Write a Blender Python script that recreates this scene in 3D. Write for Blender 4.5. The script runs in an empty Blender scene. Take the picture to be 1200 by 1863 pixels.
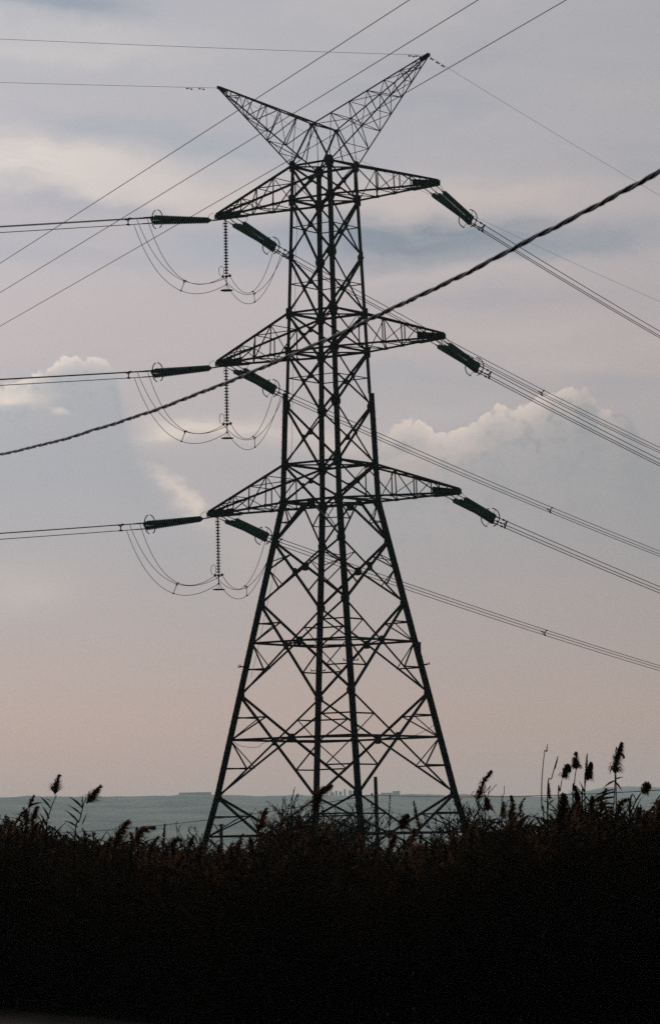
import bpy, bmesh, math, random
from mathutils import Vector, Matrix, noise

random.seed(7)
SC = bpy.context.scene
COL = SC.collection
R = math.radians
W0, H0, F = 1200.0, 1863.0, 6274.2          # photograph frame and focal length in its pixels
PITCH, ROLL, EYE = R(5.6706), R(1.1377), 2.0
CP, SP, CR, SR = math.cos(PITCH), math.sin(PITCH), math.cos(ROLL), math.sin(ROLL)


def ray(px, py):
    u2, v2 = px - W0 / 2, H0 / 2 - py
    u, v = u2 * CR + v2 * SR, -u2 * SR + v2 * CR
    return Vector((u / F, CP - v / F * SP, SP + v / F * CP))


def at(px, py, dist):
    """point seen at that place of the photograph, 'dist' metres away along the ground"""
    d = ray(px, py)
    return d * (dist / d.y) + Vector((0, 0, EYE))


def on_plane(px, py, p0, nrm):
    d = ray(px, py)
    o = Vector((0, 0, EYE))
    return o + d * ((p0 - o).dot(nrm) / d.dot(nrm))


# ------------------------------------------------------------------ materials
def srgb(r, g, b):
    f = lambda c: c / 12.92 if c <= 0.04045 else ((c + 0.055) / 1.055) ** 2.4
    return (f(r / 255), f(g / 255), f(b / 255), 1)


def material(name, col, col2=None, rough=0.7, metal=0.0, scale=6.0, spec=0.4, translucent=0.0, detail=5):
    m = bpy.data.materials.new(name)
    m.use_nodes = True
    nt = m.node_tree
    b = nt.nodes['Principled BSDF']
    b.inputs['Roughness'].default_value = rough
    b.inputs['Metallic'].default_value = metal
    b.inputs['Specular IOR Level'].default_value = spec
    col2 = col2 or tuple(c * 0.6 for c in col)
    tc = nt.nodes.new('ShaderNodeTexCoord')
    nz = nt.nodes.new('ShaderNodeTexNoise')
    nz.inputs['Scale'].default_value = scale
    nz.inputs['Detail'].default_value = detail
    nt.links.new(tc.outputs['Object'], nz.inputs['Vector'])
    rp = nt.nodes.new('ShaderNodeValToRGB')
    rp.color_ramp.elements[0].position = 0.35
    rp.color_ramp.elements[1].position = 0.65
    rp.color_ramp.elements[0].color = (*col2, 1)
    rp.color_ramp.elements[1].color = (*col, 1)
    nt.links.new(nz.outputs['Fac'], rp.inputs['Fac'])
    nt.links.new(rp.outputs['Color'], b.inputs['Base Color'])
    if translucent:
        tr = nt.nodes.new('ShaderNodeBsdfTranslucent')
        mx = nt.nodes.new('ShaderNodeMixShader')
        mx.inputs[0].default_value = translucent
        nt.links.new(rp.outputs['Color'], tr.inputs['Color'])
        nt.links.new(b.outputs[0], mx.inputs[1])
        nt.links.new(tr.outputs[0], mx.inputs[2])
        nt.links.new(mx.outputs[0], nt.nodes['Material Output'].inputs['Surface'])
    return m


M = dict(
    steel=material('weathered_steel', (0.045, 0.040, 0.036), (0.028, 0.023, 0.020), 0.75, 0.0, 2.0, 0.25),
    rust=material('rusty_thin_steel', (0.34, 0.145, 0.080), (0.20, 0.09, 0.055), 0.8, 0.0, 2.0, 0.2),
    cable=material('conductor_metal', (0.110, 0.066, 0.048), None, 0.6, 0.3, 3.0, 0.3),
    fitting=material('fitting_metal', (0.075, 0.052, 0.04), None, 0.6, 0.3, 6.0, 0.3),
    black=material('black_cable_sheath', (0.060, 0.036, 0.024), (0.030, 0.018, 0.013), 0.30, 0.0, 20.0, 0.5),
    glass=material('green_glass', (0.17, 0.36, 0.30), (0.10, 0.24, 0.20), 0.12, 0.0, 4.0, 0.5, 0.6),
    brownglass=material('brown_porcelain', (0.045, 0.030, 0.024), None, 0.25, 0.0, 4.0, 0.5),
    wood=material('pole_wood', (0.05, 0.04, 0.032), None, 0.9, 0.0, 3.0, 0.1),
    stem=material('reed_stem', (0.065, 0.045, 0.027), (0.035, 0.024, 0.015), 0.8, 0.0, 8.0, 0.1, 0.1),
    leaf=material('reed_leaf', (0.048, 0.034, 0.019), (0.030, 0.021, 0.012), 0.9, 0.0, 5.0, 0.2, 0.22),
    plume=material('reed_plume', (0.24, 0.125, 0.065), (0.13, 0.07, 0.042), 0.9, 0.0, 9.0, 0.1, 0.5),
    bark=material('twig_bark', (0.07, 0.05, 0.035), None, 0.9, 0.0, 5.0, 0.1),
    concrete=material('footing_concrete', (0.22, 0.21, 0.19), None, 0.9, 0.0, 4.0, 0.2),
    wall=material('far_wall', (0.16, 0.15, 0.14), None, 0.9, 0.0, 0.3, 0.2),
    palewall=material('far_pale_wall', (0.42, 0.40, 0.38), None, 0.9, 0.0, 0.3, 0.2),
    roof=material('far_roof', (0.10, 0.07, 0.055), None, 0.9, 0.0, 0.3, 0.2),
    ground=material('field_soil', (0.05, 0.040, 0.026), (0.03, 0.027, 0.017), 0.95, 0.0, 0.25, 0.1, 0, 8),
    path=material('dirt_path', (0.040, 0.030, 0.023), (0.026, 0.020, 0.015), 0.95, 0.0, 2.0, 0.1, 0, 8),
    hill=material('hill_scrub', (0.22, 0.20, 0.13), (0.010, 0.020, 0.014), 0.95, 0.0, 0.011, 0.1, 0, 10),
)


# ------------------------------------------------------------------ mesh helpers
class MB:
    def __init__(s):
        s.v, s.f = [], []

    def poly(s, pts):
        b = len(s.v)
        s.v += [Vector(p) for p in pts]
        s.f.append(tuple(range(b, b + len(pts))))

    def _frame(s, p, q, up):
        d = (q - p).normalized()
        up = Vector(up)
        x = d.cross(up)
        if x.length < 1e-4:
            x = d.cross(Vector((1, 0.3, 0)))
        x.normalize()
        return d, x, x.cross(d).normalized()

    def extrude(s, p, q, prof, up=(0, 0, 1)):
        p, q = Vector(p), Vector(q)
        d, x, y = s._frame(p, q, up)
        b, n = len(s.v), len(prof)
        for c in (p, q):
            s.v += [c + x * a + y * bb for a, bb in prof]
        for i in range(n):
            j = (i + 1) % n
            s.f.append((b + i, b + j, b + n + j, b + n + i))
        s.f.append(tuple(b + i for i in range(n))[::-1])
        s.f.append(tuple(b + n + i for i in range(n)))

    def angle(s, p, q, a, t=None, up=(0, 0, 1), flip=1):
        t = t or a * 0.14
        h = a * 0.3
        pr = [(-h, -h), (a - h, -h), (a - h, t - h), (t - h, t - h), (t - h, a - h), (-h, a - h)]
        s.extrude(p, q, [(x * flip, y) for x, y in pr], up)

    def bar(s, p, q, a, b=None, up=(0, 0, 1)):
        b = b or a
        s.extrude(p, q, [(-a / 2, -b / 2), (a / 2, -b / 2), (a / 2, b / 2), (-a / 2, b / 2)], up)

    def tube(s, pts, r, n=6, caps=True):
        pts = [Vector(p) for p in pts]
        k = len(pts)
        rs = r if isinstance(r, (list, tuple)) else [r] * k
        b = len(s.v)
        x = None
        for i, p in enumerate(pts):
            d = (pts[min(i + 1, k - 1)] - pts[max(i - 1, 0)]).normalized()
            if x is None:
                x = d.cross(Vector((0, 0, 1)))
                if x.length < 1e-3:
                    x = d.cross(Vector((1, 0, 0)))
            else:
                x = x - d * x.dot(d)
            x.normalize()
            y = d.cross(x)
            for j in range(n):
                a = 2 * math.pi * j / n
                s.v.append(p + (x * math.cos(a) + y * math.sin(a)) * rs[i])
        for i in range(k - 1):
            for j in range(n):
                j2 = (j + 1) % n
                s.f.append((b + i * n + j, b + i * n + j2, b + (i + 1) * n + j2, b + (i + 1) * n + j))
        if caps:
            s.f.append(tuple(b + j for j in range(n))[::-1])
            s.f.append(tuple(b + (k - 1) * n + j for j in range(n)))

    def lathe(s, p, q, prof, n=10):
        """prof: (distance along p->q, radius)"""
        p, q = Vector(p), Vector(q)
        d, x, y = s._frame(p, q, (0, 0, 1))
        b = len(s.v)
        for t, r in prof:
            for j in range(n):
                a = 2 * math.pi * j / n
                s.v.append(p + d * t + (x * math.cos(a) + y * math.sin(a)) * r)
        for i in range(len(prof) - 1):
            for j in range(n):
                j2 = (j + 1) % n
                s.f.append((b + i * n + j, b + i * n + j2, b + (i + 1) * n + j2, b + (i + 1) * n + j))
        s.f.append(tuple(b + j for j in range(n))[::-1])
        s.f.append(tuple(b + (len(prof) - 1) * n + j for j in range(n)))

    def plate(s, pts, t, nrm):
        nrm = Vector(nrm).normalized() * (t / 2)
        b, n = len(s.v), len(pts)
        s.v += [Vector(p) - nrm for p in pts] + [Vector(p) + nrm for p in pts]
        s.f.append(tuple(range(b + n - 1, b - 1, -1)))
        s.f.append(tuple(range(b + n, b + 2 * n)))
        for i in range(n):
            j = (i + 1) % n
            s.f.append((b + i, b + j, b + n + j, b + n + i))

    def box(s, lo, hi):
        s.bar((lo[0], (lo[1] + hi[1]) / 2, (lo[2] + hi[2]) / 2), (hi[0], (lo[1] + hi[1]) / 2, (lo[2] + hi[2]) / 2),
              abs(hi[1] - lo[1]), abs(hi[2] - lo[2]))

    def build(s, name, mat, parent=None, origin=None, smooth=False):
        o = Vector(origin) if origin is not None else (WORLD[parent.name].copy() if parent else Vector())
        me = bpy.data.meshes.new(name)
        me.from_pydata([tuple(v - o) for v in s.v], [], s.f)
        me.validate()
        if len(s.f) < 20000:
            bm = bmesh.new(); bm.from_mesh(me); bmesh.ops.recalc_face_normals(bm, faces=bm.faces); bm.to_mesh(me); bm.free()
        if smooth:
            for p in me.polygons:
                p.use_smooth = True
        me.materials.append(mat)
        ob = bpy.data.objects.new(name, me)
        COL.objects.link(ob)
        if parent:
            ob.parent = parent
            WORLD[ob.name] = o
        else:
            ob.location = o
            WORLD[ob.name] = o
        return ob


WORLD = {}


def tag(o, label=None, cat=None, group=None, kind=None):
    if label: o['label'] = label
    if cat: o['category'] = cat
    if group: o['group'] = group
    if kind: o['kind'] = kind
    return o


def thing(name, loc, label, cat, group=None):
    o = bpy.data.objects.new(name, None)
    o.empty_display_size = 0.3
    COL.objects.link(o)
    o.location = loc
    WORLD[o.name] = Vector(loc)
    return tag(o, label, cat, group)


lerp = lambda a, b, t: a + (b - a) * t

# ------------------------------------------------------------------ the pylon
PSI = 0.63106
E3 = Vector((math.cos(PSI), -math.sin(PSI), 0))      # along the crossarms, right and nearer
N3 = Vector((math.sin(PSI), math.cos(PSI), 0))       # across, right and farther
C0 = Vector((0.056, 200.0, 0))
LV = dict(T1=40.29, T2=38.27, M1=34.91, T3=31.54, T4=29.26, M2=26.09, T5=22.64, T6=20.42, K1=18.11, K2=14.53, K3=9.24, K4=3.41)
LV = {k: v + EYE for k, v in LV.items()}
LV['K5'] = 0.35
WT = 1.35


def half(z):
    if z < LV['K4']:
        return 4.784 + (LV['K4'] - z) * .205
    if z >= LV['T6']:
        return lerp(1.934, 1.35, (z - LV['T6']) / (LV['T1'] - LV['T6']))
    return lerp(1.934, 4.784, (LV['T6'] - z) / (LV['T6'] - LV['K4']))


SG = dict(L=(-1, -1), F=(-1, 1), R=(1, 1), N=(1, -1))


def corner(c, z):
    a, b = SG[c]
    w = half(z)
    return C0 + E3 * (a * w * 1.0437) + N3 * (b * w) + Vector((0, 0, z))


ORDER = ['T1', 'T2', 'M1', 'T3', 'T4', 'M2', 'T5', 'T6', 'K1', 'K2', 'K3', 'K4', 'K5']
FACES = [('L', 'F', -E3), ('F', 'R', N3), ('R', 'N', E3), ('N', 'L', -N3)]
tower = thing('lattice_pylon', C0, 'tall dark steel lattice pylon with six cross arms and a V shaped top', 'pylon')

for c in 'LFRN':
    a, b = SG[c]
    leg = MB()
    out = (E3 * a + N3 * b).normalized()
    segs = ORDER[::-1]
    for i in range(len(segs) - 1):
        z0, z1 = LV[segs[i]], LV[segs[i + 1]]
        if segs[i] == 'K5':
            z0 = 0.0
        parts = [(z0, z1)]
        if segs[i] == 'M2':                                      # thick below the splice just over M2
            parts = [(z0, z0 + 0.75), (z0 + 0.75, z1)]
        for (za, zb) in parts:
            p, q = corner(c, za), corner(c, zb)
            low = zb <= LV['M2'] + 0.76
            if low:
                h = 0.225 if zb <= LV['T6'] + .01 else 0.19
                t = 0.028
                ex, ny = E3 * a, N3 * b
                for k in (-1, 1):                                 # two angles back to back: a cross section
                    for dv, nv in ((ex, ny), (ny, ex)):
                        o2 = dv * (k * h / 2)
                        w_, th = dv * (h / 2), nv * (t / 2)
                        bb = len(leg.v)
                        for base in (p + o2, q + o2):
                            leg.v += [base - w_ - th, base + w_ - th, base + w_ + th, base - w_ + th]
                        leg.f += [(bb + i_, bb + (i_ + 1) % 4, bb + 4 + (i_ + 1) % 4, bb + 4 + i_) for i_ in range(4)]
                        leg.f += [(bb + 3, bb + 2, bb + 1, bb), (bb + 4, bb + 5, bb + 6, bb + 7)]
            else:
                s_, t = (0.22, 0.026)
                ex, ny = -E3 * a, -N3 * b
                prof = [(0, 0), (s_, 0), (s_, t), (t, t), (t, s_), (0, s_)]
                bb = len(leg.v)
                for base in (p, q):
                    leg.v += [base + ex * x_ + ny * y_ for x_, y_ in prof]
                n = 6
                leg.f += [(bb + i_, bb + (i_ + 1) % n, bb + n + (i_ + 1) % n, bb + n + i_) for i_ in range(n)]
                leg.f += [tuple(bb + i_ for i_ in range(n))[::-1], tuple(bb + n + i_ for i_ in range(n))]
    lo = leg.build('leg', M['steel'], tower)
    foot = MB()
    p = corner(c, 0.0)
    foot.lathe(p + Vector((0, 0, -0.3)), p + Vector((0, 0, 0.35)), [(0, .55), (.45, .5), (.62, .34), (.65, .3)], 14)
    foot.build('footing', M['concrete'], lo)
    for nm in ORDER[:-1]:                                         # gusset plates on the two faces meeting at this leg
        z = LV[nm]
        big = nm in ('T1', 'T2', 'T3', 'T4', 'T5', 'T6')
        g = MB()
        sz = 0.36 if big else (0.36 if nm in ('M1', 'M2') else 0.32)
        for dv, ax in ((-E3 * a, N3 * b), (-N3 * b, E3 * a)):
            base = corner(c, z) + ax * 0.016
            Z = Vector((0, 0, 1))
            o_ = -dv * 0.10 if big else Vector()
            g.plate([base + o_ - Z * sz * .9, base + dv * sz * .55 - Z * sz * .95, base + dv * sz * 1.05 - Z * sz * .25, base + dv * sz * 1.05 + Z * sz * .25,
                     base + dv * sz * .5 + Z * sz * .95, base + o_ + Z * sz * .9], 0.02, ax)
        g.build('gusset_plate', M['steel'], lo)
    if c in 'LFRN':                                               # anti-climb guard bars and step bolts
        z = 12.9
        g = MB()
        p = corner(c, z)
        for k in range(2):
            dv = (E3 * a if k else N3 * b)
            g.bar(p - dv * 0.1, p + dv * 0.62, 0.05)
            g.bar(p + dv * 0.5 - Vector((0, 0, .02)), p + dv * 0.62 + Vector((0, 0, .12)), 0.03)
        g.build('climb_guard', M['steel'], lo)
        sb = MB()
        if c in 'LR':
            dv = (E3 * a - N3 * b).normalized()
            sb.tube([corner(c, zz) + (E3 * a + N3 * b) * .03 for zz in (3.0, 8.0, 14.0, LV['T6'], LV['M2'])], .012, 4)
            z = 3.0
            while z < LV['M2']:
                p_ = corner(c, z) + (E3 * a + N3 * b) * .03
                sb.bar(p_ - E3 * a * .02, p_ + E3 * a * .16 + N3 * b * .1, .02)
                z += 0.45
            me_ = sb.build('climbing_rail', M['steel'], lo)


def cross_pt(a0, b1, b0, a1):
    """where segments a0-b1 and b0-a1 meet (they are coplanar)"""
    w0, w1 = (a0 - b0).length, (a1 - b1).length
    t = w0 / (w0 + w1)
    return lerp(a0, b1, t)


def member(mb, p, q, a, nrm, off=0.0, flip=1):
    o = nrm * off
    mb.angle(p + o, q + o, a, up=nrm, flip=flip)


for i in range(len(ORDER) - 1):
    u, l = ORDER[i], ORDER[i + 1]
    zu, zl = LV[u], LV[l]
    for (c1, c2, nrm) in FACES:
        A0, B0, A1, B1 = corner(c1, zu), corner(c2, zu), corner(c1, zl), corner(c2, zl)
        mb = MB()
        dsz = 0.11 if i < 7 else 0.125
        if u in ('T1', 'T2', 'T3', 'T4', 'T5', 'T6'):
            member(mb, A0, B0, 0.13 if u != 'T6' else .15, nrm, 0.02)
        if u == 'T6':
            mid = (A0 + B0) / 2
            member(mb, mid, A1, dsz, nrm)
            member(mb, mid, B1, dsz, nrm, 0, -1)
            for P0, P1 in ((A0, A1), (B0, B1)):
                m1, m2 = lerp(P0, P1, .5), lerp(mid, P1, .5)
                member(mb, m1, m2, 0.06, nrm, -.03)
                member(mb, P0, m2, 0.06, nrm, -.03)
            mb.plate([mid + (B0 - A0).normalized() * s * .3 + Vector((0, 0, h)) for s, h in ((-1, .12), (1, .12), (.8, -.35), (-.8, -.35))], .02, nrm)
        else:
            X = cross_pt(A0, B1, B0, A1)
            member(mb, A0, B1, dsz, nrm, 0.03)
            member(mb, B0, A1, dsz, nrm, -0.08, -1)
            hs = 0.17 if i < 7 else 0.24
            tx = (B0 - A0).normalized()
            mb.plate([X + tx * hs * a_ + Vector((0, 0, hs * b_)) for a_, b_ in ((-1, -.6), (-.6, -1), (.6, -1), (1, -.6), (1, .6), (.6, 1), (-.6, 1), (-1, .6))], .02, nrm)
            tz = (zu - X.z) / (zu - zl)
            PA, PB = lerp(A0, A1, tz), lerp(B0, B1, tz)
            if (u, l) in (('T2', 'M1'), ('M1', 'T3'), ('T4', 'M2')):
                member(mb, PA, PB, 0.055, nrm, -0.1)
            if u in ('K2', 'K3', 'K4'):
                member(mb, PA, X, 0.12, nrm, -0.03)
                member(mb, X, PB, 0.12, nrm, -0.03)
            if u in ('K1', 'K2', 'K3', 'K4'):
                for P0, P1, PX in ((A0, A1, PA), (B0, B1, PB)):
                    m1, m2 = lerp(P0, X, .5), lerp(P1, X, .5)
                    member(mb, PX, m1, 0.07, nrm, -.06)
                    member(mb, PX, m2, 0.07, nrm, -.06)
                    if u != 'K1':
                        l1 = lerp(P0, P1, (zu - m1.z) / (zu - zl))
                        l2 = lerp(P0, P1, (zu - m2.z) / (zu - zl))
                        member(mb, l1, m1, 0.085, nrm, -.06)
                        member(mb, l2, m2, 0.085, nrm, -.06)
                    else:
                        l2 = lerp(P0, P1, .32)
                        member(mb, l2, m1, .05, nrm, -.06)
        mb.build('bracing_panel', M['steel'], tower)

for nm in ('T1', 'T2', 'T3', 'T4', 'T5', 'T6'):
    mb = MB()
    z = LV[nm] - 0.03
    mb.angle(corner('L', z), corner('R', z), 0.09)
    mb.angle(corner('F', z - .1), corner('N', z - .1), 0.09)
    mb.build('plan_bracing', M['steel'], tower)
for nm in ('K2', 'K3'):
    mb = MB()
    u, l = nm, ORDER[ORDER.index(nm) + 1]
    Xs = []
    for c1, c2, nrm in FACES:
        Xs.append(cross_pt(corner(c1, LV[u]), corner(c2, LV[l]), corner(c2, LV[u]), corner(c1, LV[l])))
    for k in range(4):
        mb.angle(Xs[k], Xs[(k + 1) % 4], 0.08)
    mb.build('plan_bracing', M['steel'], tower)


def bracket(parent_name, tops, bots, tip_top, tip_bot, side, npan, chord, web, mat, plate_len):
    """tops / bots: the two upper and two lower chord roots; tip_*: pairs of chord ends"""
    arm = MB()
    root = None
    chs = []
    for (p, q) in list(zip(tops, tip_top)) + list(zip(bots, tip_bot)):
        m = MB()
        m.angle(p, q, chord, up=(0, 0, 1), flip=1)
        chs.append(m)
    mb = MB()
    fr = [1 - (1 - k / npan) ** 1.18 for k in range(npan + 1)]
    T = [[lerp(tops[s], tip_top[s], f) for f in fr] for s in (0, 1)]
    B = [[lerp(bots[s], tip_bot[s], f) for f in fr] for s in (0, 1)]
    for s in (0, 1):
        for k in range(1, npan):
            mb.angle(T[s][k], B[s][k], web, up=E3)
        for k in range(npan - 1):
            if k % 2 == 0:
                mb.angle(B[s][k], T[s][k + 1], web, up=E3)
            else:
                mb.angle(T[s][k], B[s][k + 1], web, up=E3)
    for k in range(1, npan):
        mb.angle(B[0][k], B[1][k], web)
        mb.angle(T[0][k], T[1][k], web)
    for k in range(npan - 1):
        mb.angle(B[k % 2][k], B[1 - k % 2][k + 1], web)
        mb.angle(T[k % 2][k], T[1 - k % 2][k + 1], web)
    return chs, mb, fr, T, B


ARMS = {}
TIPS = dict(t=(8.0, 38.2, 'T1', 'T2'), m=(8.14, 29.29, 'T3', 'T4'), l=(8.97, 20.28, 'T5', 'T6'))
names = dict(t='top', m='middle', l='lowest')
for lev, (ln, zt, cu, cl) in TIPS.items():
    zt += EYE
    for side, sgn, cc in (('left', -1, 'LF'), ('right', 1, 'NR')):
        tip = C0 + E3 * (sgn * ln) + Vector((0, 0, zt))
        ARMS[lev, side] = tip
        tops = [corner(c, LV[cu]) for c in cc]
        bots = [corner(c, LV[cl]) for c in cc]
        tt = [tip + N3 * s * .14 + Vector((0, 0, .22)) for s in (-1, 1)]
        tb = [tip + N3 * s * .14 for s in (-1, 1)]
        chs, web, fr, T, B = bracket('cross_arm', tops, bots, tt, tb, sgn, 5, 0.115, 0.052, M['steel'], 1.3)
        arm = thing('cross_arm', tip, None, None)
        arm.parent = tower
        arm.location = tip - C0
        for m in chs:
            m.build('chord', M['steel'], arm)
        web.build('web_bracing', M['steel'], arm)
        tp = MB()
        Z = Vector((0, 0, 1))
        L_ = 1.45
        d = E3 * sgn
        f0 = 1 - L_ / (ln - half(LV[cl]))
        for s in (0, 1):
            b0, t0 = lerp(bots[s], tb[s], f0), lerp(tops[s], tt[s], f0)
            tp.plate([b0 + Z * -.05, tb[s] + d * .12 - Z * .05, tb[s] + d * .12 + Z * .24, tt[s], lerp(t0, b0, .35)], .02, N3)
        bb = [lerp(bots[s], tb[s], f0 - .08) for s in (0, 1)]
        tp.plate([bb[0] - Z * .08, bb[1] - Z * .08, tb[1] + d * .12 - Z * .08, tb[0] + d * .12 - Z * .08], .025, Z)
        tp.build('tip_plate', M['steel'], arm)
        for k in (1, 2):
            for s in (0, 1):
                pp = MB()
                pp.plate([B[s][k] + E3 * .16 * a_ + Z * .13 * b_ for a_, b_ in ((-1, -.5), (1, -.5), (.6, .9), (-.6, .9))], .018, N3)
                pp.build('joint_plate', M['steel'], arm)

# the V shaped top that carries the earth wires
RID = C0 + Vector((0, 0, 42.64 + EYE))
RA, RB = RID - N3 * 1.12, RID + N3 * 1.28
HORN = dict(left=C0 - E3 * 7.7 + Vector((0, 0, 46.15 + EYE)), right=C0 + E3 * 7.55 + Vector((0, 0, 45.8 + EYE)))
rm = MB()
rm.angle(RA, RB, 0.10)
for c, rp in (('L', RA), ('N', RA), ('F', RB), ('R', RB)):
    rm.angle(rp, corner(c, LV['T1']), 0.085)
rm.angle(RA, (corner('L', LV['T1']) + corner('F', LV['T1'])) / 2, .05)
rm.angle(RB, (corner('R', LV['T1']) + corner('N', LV['T1'])) / 2, .05)
Z = Vector((0, 0, 1))
for rp in (RA, RB):
    rm.plate([rp + E3 * .2 * a_ + Z * .16 * b_ for a_, b_ in ((-1, -.2), (0, -1), (1, -.2), (1, .5), (-1, .5))], .02, N3)
rm.build('ridge_beam', M['rust'], tower)
for side, sgn, cc in (('left', -1, 'LF'), ('right', 1, 'NR')):
    tip = HORN[side]
    tops = [RA, RB]
    bots = [corner(c, LV['T1']) for c in cc]
    tt = [tip + N3 * s * .06 + Z * .06 for s in (-1, 1)]
    tb = [tip + N3 * s * .06 - Z * .06 for s in (-1, 1)]
    chs, web, fr, T, B = bracket('peak', tops, bots, tt, tb, sgn, 7, 0.085, 0.042, M['rust'], .5)
    pk = thing('earth_wire_peak', tip, None, None)
    pk.parent = tower
    pk.location = tip - C0
    for m in chs:
        m.build('chord', M['rust'], pk)
    web.build('web_bracing', M['rust'], pk)
    tp = MB()
    d = (tip - RID).normalized()
    for s in (-1, 1):
        tp.plate([tip - d * .55 + N3 * s * .09 - Z * .12, tip + d * .12 + N3 * s * .09 - Z * .1, tip + d * .12 + N3 * s * .09 + Z * .1, tip - d * .55 + N3 * s * .09 + Z * .12], .02, N3)
    tp.build('tip_plate', M['steel'], pk)

# thin fibre cable running down one leg and looping low on the tower
mb = MB()
pts = [HORN['left'] + Z * -.1, lerp(HORN['left'], corner('L', LV['T1']), .5) + N3 * .3, corner('L', LV['T1']) + N3 * .55]
z = LV['T2']
while z > LV['K3']:
    pts.append(corner('L', z) + N3 * (0.35 + .05 * math.sin(z)) + E3 * .25)
    z -= 2.0
mb.tube(pts, 0.013, 4)
p0, p1 = corner('L', LV['K3'] - .2) + E3 * .1, corner('R', LV['K3'] - .4) - E3 * .1
zl = LV['K3'] - 2.75
seq = [p0, Vector((p0.x - .35, p0.y, p0.z - 1.2)), Vector((p0.x - .5, p0.y, p0.z - 2.1)), Vector((p0.x - .2, p0.y, zl - .1)), Vector((p0.x + .9, p0.y, zl - .25)),
       Vector((p0.x + 2.1, p0.y, zl + .1)), Vector((p1.x - 2.2, p1.y, zl + .1)), Vector((p1.x - .4, p1.y, zl + .5)), Vector((p1.x + .35, p1.y, zl + 1.0)), Vector((p1.x + .3, p1.y, p1.z - 1.0)), p1]
sm = []
for k in range(len(seq) - 1):
    a_, b_, c_, d_ = seq[max(k - 1, 0)], seq[k], seq[k + 1], seq[min(k + 2, len(seq) - 1)]
    for t in (0, .25, .5, .75):
        sm.append(0.5 * ((2 * b_) + (c_ - a_) * t + (2 * a_ - 5 * b_ + 4 * c_ - d_) * t * t + (3 * b_ - a_ - 3 * c_ + d_) * t ** 3))
mb2 = MB()
mb2.tube(sm + [p1], 0.013, 4)
mb.build('fibre_cable', M['cable'], tower)
mb2.build('cable_slack_loop', M['cable'], tower)
jb = MB()
p = corner('R', 13.9) - N3 * .05 + E3 * .22
jb.bar(p - Z * .26, p + Z * .26, .12, .18, up=E3)
jb.bar(p + Z * .26, p + Z * .30, .15, .21, up=E3)
jb.build('splice_box', M['steel'], tower)

# ------------------------------------------------------------------ insulators and conductors
AZ_R, AZ_L = R(66), R(217)
DIR = dict(right=Vector((math.cos(AZ_R), math.sin(AZ_R), 0)), left=Vector((math.cos(AZ_L), math.sin(AZ_L), 0)))
ENDS = {('t', 'left', 'left'): (278, 399), ('m', 'left', 'left'): (279, 678), ('l', 'left', 'left'): (265, 955),
        ('t', 'left', 'right'): (497, 450), ('m', 'left', 'right'): (497, 709), ('l', 'left', 'right'): (483, 977),
        ('t', 'right', 'right'): (854, 401), ('m', 'right', 'right'): (866, 670), ('l', 'right', 'right'): (895, 944)}
SPAN = {'t': (-.0985, 2.45e-4), 'm': (-.066, 1.55e-4), 'l': (-.0545, 1.45e-4)}


def string_profile(L, n, r, cap):
    pr = [(0, cap * .6), (.02, cap * .6)]
    pitch = (L - .1) / n
    for k in range(n):
        t = .05 + k * pitch
        pr += [(t, cap), (t + pitch * .38, cap), (t + pitch * .5, r * .8), (t + pitch * .68, r), (t + pitch * .78, r * .92), (t + pitch * .8, cap * .7)]
    pr += [(L - .03, cap * .6), (L, cap * .6)]
    return pr


def frame_of(d):
    r = Vector((d.y, -d.x, 0)).normalized()
    return r, r.cross(d).normalized()


COND = {}
WEND = {('t', 'left', 'left'): (0, 416), ('m', 'left', 'left'): (0, 694), ('l', 'left', 'left'): (0, 974),
        ('t', 'left', 'right'): (1200, 820), ('m', 'left', 'right'): (1200, 1008), ('l', 'left', 'right'): (1200, 1216),
        ('t', 'right', 'right'): (1200, 610), ('m', 'right', 'right'): (1200, 843), ('l', 'right', 'right'): (1200, 1074)}


def slope_for(p0, dh, kq, px):
    q = on_plane(px[0], px[1], p0, Vector((-dh.y, dh.x, 0)))
    t = (q - p0).dot(dh)
    return ((q - p0).z - kq * t * t) / t


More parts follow.
